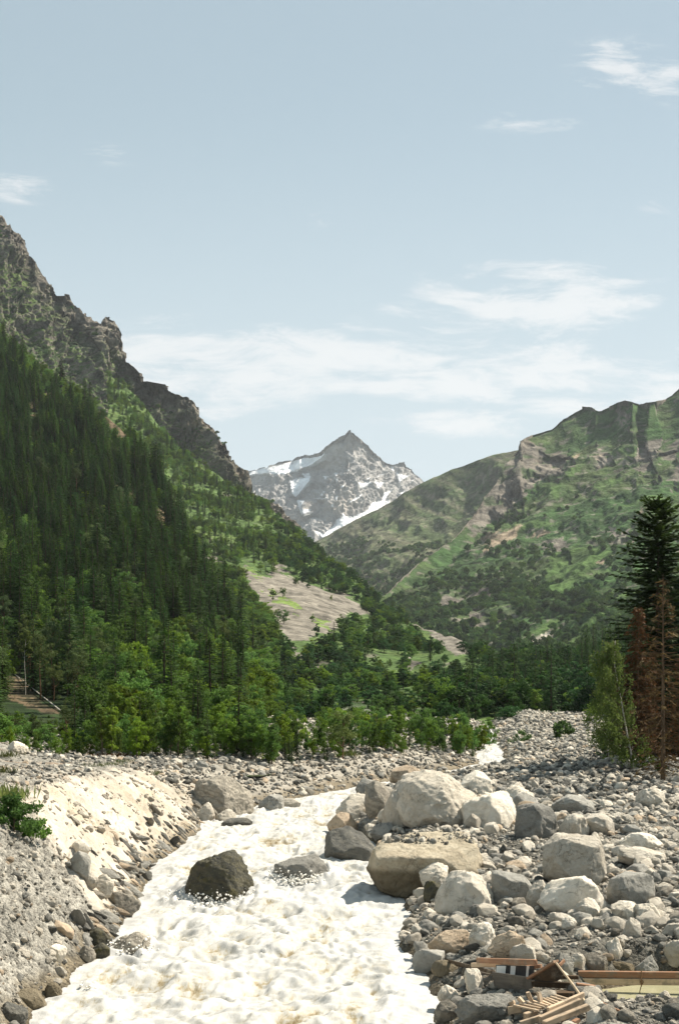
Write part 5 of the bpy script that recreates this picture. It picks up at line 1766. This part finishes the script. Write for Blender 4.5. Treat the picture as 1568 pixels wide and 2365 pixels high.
fo = plant(BUSHF[0], (26.0, 168.0, 3.2), 2.6, 1.0, 'round green bush behind the birch at the foot of the dead trees', None, False)
fo.location.z = float(ground(26.0, 168.0)) - .1
n = len(qe)
s = r_.uniform(4.5, 10.5, n) / 5
scatter('mountain_scrub', qe, np.stack([r_.normal(0, .1, n), r_.normal(0, .1, n), r_.uniform(0, 6.28, n)], -1), np.stack([s, s, s * r_.uniform(.8, 1.25, n)], -1), np.zeros(n, int), [fo])
n = len(qc)
s = r_.uniform(3, 6.5, n) / 5
scatter('ridge_scrub', qc, np.stack([r_.normal(0, .1, n), r_.normal(0, .1, n), r_.uniform(0, 6.28, n)], -1), np.stack([s, s, s * .9], -1), np.zeros(n, int), [fo])


# --- the dark clump on the right bank
def at_base(X, Yb):
    x, y, z = hit(X, Yb)
    return np.array([x, y, z])


def stand(X, Yb, d=None):
    if d is None:
        return at_base(X, Yb)
    p_ = pt(X, Yb, d)
    p_[2] = float(ground(p_[0], p_[1]))
    return p_


def solo(name, label, cat, loc, parts_, yaw=0.0, group=None, scale=1.0):
    o = bpy.data.objects.new(name, None)
    COL.objects.link(o)
    o.location = tuple(float(q) for q in loc)
    o.rotation_euler = (0, 0, yaw)
    o.scale = (scale,) * 3
    for nm, geo_, mat in parts_:
        if geo_ is not None:
            link(nm, mesh_from(nm, geo_[0], geo_[1], [M[mat]], None, nm in ('trunk',)), o)
    return tag(o, label, cat, group)


fir_prof = lambda f: float(np.interp(f, [0, .25, .45, .62, .75, .86, .94, 1], [.9, 1.0, 1.0, .94, .82, .66, .46, .16]))
l0 = stand(1516, 1790, 121.0)
h0 = l0[1] / F * 1790 - l0[1] / F * 1186 + 0.0
tr, cr = conifer(901, h0, 4.1, .0178, 11, .26, (.72, .30), .10, .22, fir_prof, .20, .10)
solo('fir_tree', 'tall dark fir towering over the dead trees on the right bank', 'tree', l0, [('trunk', tr, 'bark'), ('crown', cr, 'fir')])
l1 = stand(1575, 1790, 130.0)
tr, cr = conifer(902, 16.5, 3.0, .018, 11, .30, (.70, .30), .05, .15, fir_prof, .2, .1)
solo('fir_tree', 'dark fir half cut by the right frame edge behind the bare spruce', 'tree', l1, [('trunk', tr, 'bark'), ('crown', cr, 'fir')])
l1 = stand(1480, 1780, 138.0)
tr, cr = conifer(903, 13.2, 2.1, .022, 8, .36, (.6, .22), .05, .25)
solo('spruce_tree', 'dark green spruce left of the tall fir behind the red dead tree', 'tree', l1, [('trunk', tr, 'bark'), ('crown', cr, 'fir')])
l1 = stand(1540, 1780, 136.0)
tr, cr = conifer(904, 11.5, 2.8, .022, 9, .36, (.66, .24), .03, .25)
solo('spruce_tree', 'dark bushy spruce filling the shade under the tall fir', 'tree', l1, [('trunk', tr, 'bark'), ('crown', cr, 'fir')])
l1 = stand(1610, 1790, 118.0)
tr, cr = conifer(905, 9.5, 2.6, .022, 9, .36, (.66, .24), .03, .25)
solo('spruce_tree', 'dark low spruce just outside the right side of the dead trees', 'tree', l1, [('trunk', tr, 'bark'), ('crown', cr, 'fir')])
l2 = at_base(1530, 1802)
hh_ = (1802 - 1326) / F * l2[1]
tr, br, nd = dead_conifer(911, hh_, 3.0, 5, .019, .16)
solo('dead_spruce', 'bare brown dead spruce in front of the tall fir', 'tree', l2, [('trunk', tr, 'dead_wood'), ('branch', br, 'dead_twig'), ('needle_tuft', nd, 'dead_red')])
l3 = stand(1470, 1760, 115.0)
hh_ = (1770 - 1415) / F * 115
tr, br, nd = dead_conifer(912, hh_, 2.7, 8, .017, .6)
solo('dead_spruce', 'rusty red dead spruce between the birch and the bare dead spruce', 'tree', l3, [('trunk', tr, 'dead_wood'), ('branch', br, 'dead_twig'), ('needle_tuft', nd, 'dead_red')])
l3 = stand(1510, 1780, 119.0)
tr, br, nd = dead_conifer(913, 9.2, 2.0, 6, .02, .5)
solo('dead_spruce', 'shorter brown dead spruce between the two tall dead ones', 'tree', l3, [('trunk', tr, 'dead_wood'), ('branch', br, 'dead_twig'), ('needle_tuft', nd, 'dead_red')])
l3 = stand(1572, 1790, 112.0)
tr, br, nd = dead_conifer(914, 8.5, 1.9, 6, .02, .25)
solo('dead_spruce', 'brown dead spruce cut by the right frame edge', 'tree', l3, [('trunk', tr, 'dead_wood'), ('branch', br, 'dead_twig'), ('needle_tuft', nd, 'dead_red')])

# weeping birch with a pale leaning trunk
lb = at_base(1464, 1772)
d_ = lb[1]
trk = np.array([(715, 2090), (690, 2030), (660, 1870), (640, 1750), (610, 1570), (570, 1360), (572, 1240), (578, 1150)], float)
trk = np.array([((1600 + a / 2.627) * .78204, (1450 + b / 2.627) * .78204) for a, b in trk])
Pk = np.stack([(trk[:, 0] - 1464) / F * d_, np.linspace(0, .6, len(trk)), (1770 - trk[:, 1]) / F * d_], -1)
Pk[0, 2] = -.3
tv = [tube(Pk, np.linspace(.085, .02, len(Pk)), 7)]
r_ = rng(921)
bv = []
Cs, As, Bs, Ls = [], [], [], []
for q in range(100):
    s = r_.uniform(.08, .97)
    b0 = np.array([np.interp(s, np.linspace(0, 1, len(Pk)), Pk[:, k]) for k in range(3)])
    an = r_.uniform(2.0, 4.3) if r_.random() < .6 else r_.uniform(0, 6.28)
    L = r_.uniform(.5, 3.0) * (1.15 - .8 * s) * (1.2 if math.cos(an) < 0 else .7)
    tip = b0 + np.array([math.cos(an) * L, math.sin(an) * L * .8, L * r_.uniform(.2, .65)])
    bv.append(tube(np.stack([b0, (b0 + tip) / 2 + np.array([0, 0, .1]), tip]), [.024, .015, .006], 4))
    for st in range(int(4 + L * 5)):
        a = r_.uniform(.25, 1.05)
        top = b0 + (tip - b0) * a
        dl = r_.uniform(.3, 1.5)
        k = int(dl * 15) + 2
        t_ = r_.random(k)[:, None]
        Cs.append(top + np.array([r_.normal(0, .15), r_.normal(0, .15), -dl]) * t_ + r_.normal(0, .07, (k, 3)))
        A = unit(r_.normal(size=(k, 3)) + np.array([0, 0, -1.2]))
        As.append(A)
        Bs.append(unit(np.cross(A, r_.normal(size=(k, 3)))))
        Ls.append(r_.uniform(.10, .2, k))
solo('birch_tree', 'slender birch with a pale crooked trunk and hanging light green leaves', 'tree', lb, [('trunk', merge(tv), 'bark_white'), ('branch', merge(bv), 'dead_wood'), ('crown', cards(np.concatenate(Cs), np.concatenate(As), np.concatenate(Bs), np.concatenate(Ls), np.concatenate(Ls) * .62), 'birch_leaf')])
g2 = broadleaf(922, 6.8, 1.9, .02, 40, 90, (.18, .11), 1.0, 6, .05, droop=.5)
solo('birch_tree', 'young leafy birch at the left foot of the dead trees', 'tree', stand(1402, 1745, 124), [('trunk', g2[0], 'bark'), ('crown', g2[1], 'leaf_light')])
g2 = broadleaf(923, 9.8, 1.7, .06, 44, 80, (.18, .11), .85, 6, .05, droop=.6)
solo('birch_tree', 'taller thin birch left of the crooked birch', 'tree', stand(1425, 1745, 128), [('trunk', g2[0], 'bark_white'), ('crown', g2[1], 'birch_leaf')])
for X, Yb, h_, lab in ((1488, 1772, 1.5, 'leafy green shrub at the roots of the crooked birch'), (1440, 1762, 1.1, 'low green shrub left of the crooked birch roots'), (1395, 1748, 1.3, 'small shrub at the left end of the dead tree clump'), (1520, 1788, 1.2, 'dark green shrub under the bare dead spruce')):
    g2 = broadleaf(int(X), h_, h_ * .6, .0, 14, 60, (.14, .09), 1.0, 4, .02)
    solo('shrub', lab, 'shrub', at_base(X, Yb), [('stem', g2[0], 'bark'), ('foliage', g2[1], 'leaf')])

def on_slope(L_, X, Y):
    """a place on a mountain slope seen at this picture position"""
    r0 = L_['rows']
    Pq = L_['P'][:r0].reshape(-1, 3)
    qx, qy = CX + Pq[:, 0] / Pq[:, 1] * F, HZ - (Pq[:, 2] - H) / Pq[:, 1] * F
    return Pq[int(np.argmin((qx - X) ** 2 + (qy - Y) ** 2))].copy()


# two dark spruces standing clear of the woods, a lone pine on the far bank, a thin pale birch and a fallen trunk on the left
for X, Yb, d_, h_, lab in ((1370, 1545, 420, 13.2, 'left one of two dark pointed spruces above the valley woods'), (1390, 1545, 430, 14.6, 'right one of two dark pointed spruces above the valley woods'), (1318, 1560, 400, 9.5, 'blunt dark spruce left of the two pointed spruces')):
    p_ = pt(X, Yb, d_)
    plant(SPR[2], p_, h_, 1.0, lab, None, False)
lp_ = at_base(791, 1757)
g2 = broadleaf(931, (1757 - 1632) / F * lp_[1], 1.45, .22, 34, 60, (.26, .08), 1.0, 9, .075, core=.6)
solo('pine_tree', 'lone small pine with a bare trunk foot on the far bank', 'tree', lp_, [('trunk', g2[0], 'bark_red'), ('crown', g2[1], 'pine')])
p_ = on_slope(LA, 60, 1606)
h_ = (1606 - 1448) / F * p_[1]
g2 = broadleaf(932, h_, 1.2, .40, 26, 110, (.2, .13), .95, 6, .06, core=.7)
solo('birch_tree', 'thin pale trunked birch standing above the fallen trunk', 'tree', p_, [('trunk', g2[0], 'bark_white'), ('crown', g2[1], 'birch_leaf')])
a_, b_ = on_slope(LA, 28, 1555), on_slope(LA, 142, 1645)
a_[2] += .25
b_[2] += .2
mid = (a_ + b_) / 2
tv = tube(np.stack([a_, a_ * .7 + b_ * .3 + np.array([0, 0, .05]), a_ * .3 + b_ * .7, b_]) - mid, [.05, .07, .085, .095], 7)
br = merge([tube(np.stack([a_ * (1 - s) + b_ * s, a_ * (1 - s) + b_ * s + np.array([dx, -.2, dz])]) - mid, [.03, .01], 4) for s, dx, dz in ((.2, -.3, .4), (.35, .3, .35), (.12, .1, .5), (.5, -.2, .4))])
solo('fallen_trunk', 'pale fallen tree trunk lying down the bare slope at the left', 'tree trunk', mid, [('trunk', tv, 'bark_white'), ('branch', br, 'bark_white')])
#@@PART5@@
# ------------------------------------------------------------------ broken timber, rope, plants on the banks
def lifted(X, Y, lift):
    """the place on the line of sight that stands `lift` metres above the ground"""
    d = np.linspace(30, 60, 3000)
    P = pt(X, Y, d)
    g = np.maximum(ground(P[:, 0], P[:, 1]), POND[4]) + lift
    return P[int(np.argmax(P[:, 2] <= g))]


def board_geo(a, b, hgt, thk, up=(0, 0, 1), roll=0.0, seed=0, bev=.012):
    """a sawn board from a to b; returns mesh data in its own frame and the matrix that places it"""
    a, b = Vector([float(q) for q in a]), Vector([float(q) for q in b])
    ex = (b - a).normalized()
    upv = Vector(up)
    ey = upv.cross(ex).normalized()
    ez = ex.cross(ey)
    R_ = Matrix((ex, ey, ez)).transposed().to_4x4() @ Matrix.Rotation(roll, 4, 'X')
    L = (b - a).length
    bm = bmesh.new()
    bmesh.ops.create_cube(bm, size=1.0, matrix=Matrix.Diagonal((L, thk, hgt, 1)))
    bmesh.ops.bevel(bm, geom=list(bm.edges), offset=min(bev, thk * .2, hgt * .2), segments=1, affect='EDGES')
    r_ = random.Random(seed)
    for v in bm.verts:
        if abs(v.co.x) > L * .45:
            v.co.x += r_.uniform(-.02, .02)
        v.co.z += .010 * math.sin(v.co.x * 1.3 + seed)
    return bm, Matrix.Translation((a + b) / 2) @ R_


def board(name, a, b, hgt, thk, mat, label=None, cat='plank', group=None, parent=None, seed=0, up=(0, 0, 1), roll=0.0):
    bm, mw = board_geo(a, b, hgt, thk, up, roll, seed)
    me = bpy.data.meshes.new(name)
    bm.to_mesh(me)
    bm.free()
    me.materials.append(M[mat])
    o = link(name, me, parent)
    o.matrix_local = (parent.matrix_world.inverted() @ mw) if parent is not None else mw
    return tag(o, label, cat, group) if label else o


c5 = lambda a, b: ((1500 + a / 3.105) * .78204, (2700 + b / 3.105) * .78204)
c4 = lambda a, b: ((1150 + a / 3.484) * .78204, (2700 + b / 3.484) * .78204)


def L5(a, b, h):
    return lifted(*c5(a, b), h)


def L4(a, b, h):
    return lifted(*c4(a, b), h)


G_T = 'broken timber by the pond'
# the long red beam over the pond edge: two boards, one on the other
zb = .66
A_ = np.array([(1334 - CX) / F * 43.0, 43.0, zb + .10])
B_ = np.array([A_[0] + 5.9, 42.2, zb + .20])
board('beam', A_, B_, .19, .16, 'wood_red', 'long reddish beam spanning the far edge of the pond, upper of the two', 'beam', G_T, seed=1)
board('beam', A_ + np.array([-.08, -.035, -.20]), B_ + np.array([.1, -.035, -.20]), .19, .15, 'wood_new', 'long lighter beam under the reddish one at the pond edge', 'beam', G_T, seed=2)
# boards at the back of the pile
board('plank', L4(905, 478, .75), L4(1505, 490, .75), .15, .10, 'wood_red', 'reddish plank lying topmost at the back of the broken boards', 'plank', G_T, seed=3)
board('plank', L4(850, 525, .55), L4(1425, 515, .55), .13, .10, 'wood_new', 'lighter plank just under the topmost reddish plank', 'plank', G_T, seed=4)
board('plank', L4(1395, 545, .5), L4(1560, 530, .5), .11, .09, 'wood_red', 'short reddish plank end poking right under the topmost plank', 'plank', G_T, seed=5)
board('plank', L4(600, 480, .35), L4(1080, 605, .35), .10, .05, 'wood_dark', 'dark wet plank sloping from the round rocks to the plywood', 'plank', G_T, seed=6)
board('plank', L4(690, 520, .25), L4(1075, 590, .30), .07, .05, 'wood_dark', 'thin dark lath just below the dark wet plank', 'plank', G_T, seed=7)
board('plank', L4(880, 588, .15), L4(1090, 640, .2), .06, .05, 'wood_grey', 'thin grey lath nearest the upright white stone', 'plank', G_T, seed=8)
# plywood sheet standing on edge
pa, pb = L4(1070, 688, .22), L4(1466, 742, .22)
board('plywood_sheet', pa, pb, .52, .025, 'wood_grey', 'weathered grey plywood sheet standing on edge before the striped panel', 'board', G_T, seed=9, roll=.16)
# white slatted panel behind
pr = bpy.data.objects.new('crate_side', None)
COL.objects.link(pr)
q0, q1 = L4(1095, 590, .42), L4(1482, 600, .42)
pr.location = tuple((q0 + q1) / 2)
bpy.context.view_layer.update()
tag(pr, 'panel of white slats over black boards leaning behind the plywood sheet', 'panel', G_T)
off = np.array([0, .05, 0])
board('backing_board', q0 + off, q1 + off, .36, .02, 'paint_black', parent=pr, seed=10, roll=-.3)
for f0, f1 in ((0.0, .24), (.38, .50), (.80, .86)):
    dv = q1 - q0
    board('slat', q0 + dv * f0 - off * .4, q0 + dv * f1 - off * .4, .36, .02, 'paint_white', parent=pr, seed=11, roll=-.3)
# dark shed-like corner: leaning boards and dark filler pieces for the shade under them
board('plank', L5(190, 582, .5), L5(436, 432, .95), .07, .30, 'wood_red', 'board leaning up to the peak of the timber heap', 'plank', G_T, seed=12)
v4 = [L5(205, 600, .35), L5(435, 440, .80), L5(520, 560, .40), L5(420, 640, .25)]
nrm = np.cross(v4[1] - v4[0], v4[2] - v4[0])
nrm = nrm / np.linalg.norm(nrm) * .02
vv = np.array(v4 + [q + nrm for q in v4])
mid = vv.mean(0)
me = mesh_from('shade_board', vv - mid, [np.array([[0, 1, 2, 3], [7, 6, 5, 4], [0, 4, 5, 1], [1, 5, 6, 2], [2, 6, 7, 3], [3, 7, 4, 0]])], [M['wood_dark']])  # dark sheet in place of the shaded interior between the boards
o = link('shade_board', me)
o.location = tuple(mid)
tag(o, 'dark triangular sheet standing in for the shade under the leaning plank at the heap peak', 'board', G_T)
board('plank', L5(470, 470, .75), L5(515, 425, .8), .10, .04, 'wood_red', 'small splintered reddish board right of the heap peak', 'plank', G_T, seed=13)
board('beam', L5(222, 572, .42), L5(645, 582, .42), .10, .12, 'wood_dark', 'dark horizontal beam just below the heap peak', 'beam', G_T, seed=14)
board('beam', L5(225, 640, .28), L5(628, 655, .28), .16, .12, 'wood_dark', 'brown horizontal beam lower in the dark hollow of the heap', 'beam', G_T, seed=15)
board('beam', L5(230, 730, .10), L5(620, 735, .10), .16, .5, 'wood_dark', 'wide dark block standing in for the shade at the bottom of the hollow', 'beam', G_T, seed=25)  # added block, coloured dark for the shaded void under the beams
board('beam', L5(625, 655, .30), L5(792, 675, .30), .15, .14, 'wood_red', 'short square beam end jutting over the pond, upper one', 'beam', G_T, seed=16)
board('beam', L5(630, 695, .16), L5(858, 722, .16), .12, .12, 'wood_red', 'lower brown beam end jutting over the pond water', 'beam', G_T, seed=17)
# long pale pole
pA, pB = L5(440, 448, 1.0), L5(738, 852, .12)
tv, tf = tube(np.stack([pA, pA * .5 + pB * .5 + np.array([0, 0, .02]), pB]) - (pA + pB) / 2, [.028, .034, .038], 8)
o = link('pole', mesh_from('pole', tv, tf, [M['wood_pole']], None, True))
o.location = tuple((pA + pB) / 2)
tag(o, 'pale round pole propped from the heap peak down to the gravel', 'pole', G_T)
# slatted frame (like a pallet) in front
fr = bpy.data.objects.new('pallet', None)
COL.objects.link(fr)
fr.location = tuple(L5(300, 820, .2))
bpy.context.view_layer.update()
tag(fr, 'broken pallet like frame of thin parallel slats in front of the hollow', 'pallet', G_T)
for i, (a, b, c, d) in enumerate(((52, 832, 280, 884), (108, 818, 300, 866), (158, 802, 330, 856), (212, 795, 372, 846), (318, 774, 430, 822), (300, 792, 410, 836), (348, 764, 470, 808), (388, 753, 510, 796), (428, 742, 550, 782))):
    board('slat', L5(a, b, .36), L5(c, d, .34), .05, .06, 'wood_new', parent=fr, seed=30 + i)
board('rail', L5(0, 885, .22), L5(120, 862, .26), .20, .08, 'wood_new', parent=fr, seed=41)
board('post', L5(182, 715, .62), L5(236, 842, .25), .10, .10, 'wood_new', parent=fr, seed=42)
board('post', L5(280, 712, .66), L5(312, 870, .25), .10, .10, 'wood_new', parent=fr, seed=43)
for i, (a, b, c, d, h1, h2, hg, tk, mt, lab) in enumerate(((362, 875, 688, 738, .40, .46, .13, .10, 'wood_new', 'fresh pale plank lying across the ends of the slats'), (285, 965, 662, 800, .28, .32, .15, .11, 'wood_new', 'second fresh plank parallel below the one across the slats'),
                                                           (330, 1010, 735, 850, .22, .25, .15, .16, 'wood_new', 'widest fresh plank, lowest of the parallel three'), (112, 1010, 310, 945, .20, .26, .14, .12, 'wood_new', 'short fresh plank at the bottom edge left of the parallel three'),
                                                           (150, 935, 262, 900, .22, .22, .16, .14, 'wood_new', 'stubby block of timber under the slats'), (590, 995, 640, 965, .10, .12, .10, .12, 'wood_red', 'reddish stub of timber at the bottom edge'),
                                                           (730, 835, 878, 838, .14, .16, .10, .09, 'wood_new', 'short plank pointing at the pond from the pole foot'), (835, 800, 1030, 895, .14, .08, .05, .05, 'wood_red', 'thin reddish stick on the gravel tongue'),
                                                           (0, 835, 60, 810, .28, .34, .10, .10, 'wood_new', 'pale timber end left of the slats'), (95, 770, 150, 830, .45, .30, .10, .09, 'wood_new', 'short leaning timber left of the two posts'))):
    board('plank', L5(a, b, h1), L5(c, d, h2), hg, tk, mt, lab, 'plank', G_T, seed=50 + i)
# rope hanging from the beam, with a cord over the water
bx = 1478
t0_ = (bx - (CX + A_[0] / A_[1] * F)) / 1000
yb_ = 42.72
xb_ = (bx - CX) / F * yb_
top_z = zb + .27
path = np.array([(0, -.10, .0), (.01, -.11, -.10), (-.01, -.11, -.22), (.015, -.11, -.40), (-.02, -.12, -.50), (-.05, -.12, -.62)])
rp = [tube(path, [.018, .018, .022, .02, .014, .012], 6)]
k0 = path[-1]
rp.append(tube(np.array([k0, k0 + [-.10, -.02, -.18], k0 + [-.20, -.05, -.32]]), [.010, .009, .008], 5))
rp.append(tube(np.array([k0, k0 + [.05, -.02, -.17], k0 + [.10, -.05, -.31]]), [.010, .009, .008], 5))
lp_t = np.linspace(0, 6.28, 14)
rp.append(tube(np.stack([.05 * np.cos(lp_t) + .01, -.11 + .0 * lp_t, -.34 + .05 * np.sin(lp_t)], -1), np.full(14, .012), 5))
V, Fc = merge(rp)
o = link('rope', mesh_from('rope', V, Fc, [M['rope']], None, True))
o.location = (xb_, yb_ - .02, top_z)
tag(o, 'frayed brown rope knotted round the red beam above the pond', 'rope')

# --- plants on the banks
r_ = rng(700)
sb = at_base(42, 1930)
g2 = broadleaf(941, 1.45, .95, -.05, 26, 90, (.16, .08), 1.0, 5, .02)
solo('shrub', 'bright green bush growing out of the pale left bank', 'shrub', sb + np.array([-.2, .3, .05]), [('stem', g2[0], 'bark'), ('foliage', g2[1], 'leaf')])
g2 = broadleaf(942, .9, .6, -.05, 14, 80, (.15, .07), 1.0, 4, .015)
solo('shrub', 'small green shrub under the right end of the bank bush', 'shrub', at_base(78, 1945), [('stem', g2[0], 'bark'), ('foliage', g2[1], 'leaf')])


def tuft(seed, h, n, spread):
    r_ = rng(seed)
    b = np.stack([r_.normal(0, spread, n), r_.normal(0, spread, n), np.zeros(n)], -1)
    an = r_.uniform(0, 6.28, n)
    dr = np.stack([np.cos(an) * .4, np.sin(an) * .4, np.ones(n)], -1)
    A = unit(dr + r_.normal(0, .15, (n, 3)))
    ll = h * r_.uniform(.5, 1.1, n)
    B = unit(np.cross(A, r_.normal(size=(n, 3))))
    return cards(b + A * ll[:, None] * .5, A, B, ll, h * .09)


for i, (X, Y, h, n, sp, lab) in enumerate(((10, 1752, .55, 160, .5, 'grass tuft at the left frame edge below the mound'), (20, 1860, .7, 160, .45, 'grass above the bank bush'), (225, 1772, .35, 90, .5, 'low yellow green grass at the end of the gravel track'),
                                           (262, 1768, .3, 90, .45, 'second low grass patch right of the gravel track end'), (358, 1792, .45, 50, .18, 'tall thin grass tuft on the rim of the pale bank'), (286, 1762, .35, 80, .4, 'grass patch below the reddish brush heap'),
                                           (12, 1788, .45, 60, .3, 'weedy tuft on the grey gravel at the left edge'), (808, 1750, .8, 120, .4, 'bright green weed beside the lone pine'))):
    V, Fc = tuft(950 + i, h, n, sp)
    o = link('grass_tuft', mesh_from('grass_tuft', V, Fc, [M['grass']]))
    o.location = tuple(at_base(X, Y))
    tag(o, lab, 'grass tuft', 'grass tufts on the banks')
# heap of dry reddish brush on the terrace
V, Fc = tuft(970, .8, 150, .8)
o = link('brush_heap', mesh_from('brush_heap', V * np.array([1.3, .8, .6]), Fc, [M['dead_red']]))
o.location = tuple(at_base(268, 1752))
tag(o, 'heap of dry reddish brush at the edge of the trees', 'brush')

# spray thrown up round the boulders in the rapids
D2, F2 = ICO[2]
parts_ = []
for (x_, y_, rr_), n in zip(RIVER_ROCKS, (700, 900, 300, 20)):
    for _ in range(n):
        an = r_.uniform(3.3, 6.1) if n != 200 else r_.uniform(3.0, 6.3)
        ra = rr_ * (1.0 + abs(r_.normal(0, .28)))
        px_, py_ = x_ + math.cos(an) * ra, y_ + rr_ * .3 + math.sin(an) * ra * .9
        zz_ = water_z(py_) + abs(r_.normal(0.1, .22)) * math.exp(-((ra / rr_ - 1) / .5) ** 2) + .02
        parts_.append((ICO[2][0] * (.012 + .05 * r_.random() ** 3) * np.array([1, 1, .8]) + np.array([px_, py_, zz_]), F2))
V, Fc = merge(parts_)
tag(link('spray', mesh_from('spray', V, Fc, [M['spray']], None, True)), kind='stuff')
# ------------------------------------------------------------------ the air
m, t = new_mat('haze_air')
o = t.add('ShaderNodeOutputMaterial')
vol = t.add('ShaderNodeVolumePrincipled', {'Color': (.86, .92, 1.0, 1), 'Density': 0.000029, 'Anisotropy': 0.2})
t.l.new(vol.outputs[0], o.inputs['Volume'])
bm = bmesh.new()
bmesh.ops.create_cube(bm, size=1.0, matrix=Matrix.Translation((0, 4500, 795)) @ Matrix.Diagonal((11000, 11000, 1610, 1)))
me = bpy.data.meshes.new('haze')
bm.to_mesh(me)
bm.free()
me.materials.append(m)
tag(link('haze', me), kind='stuff')
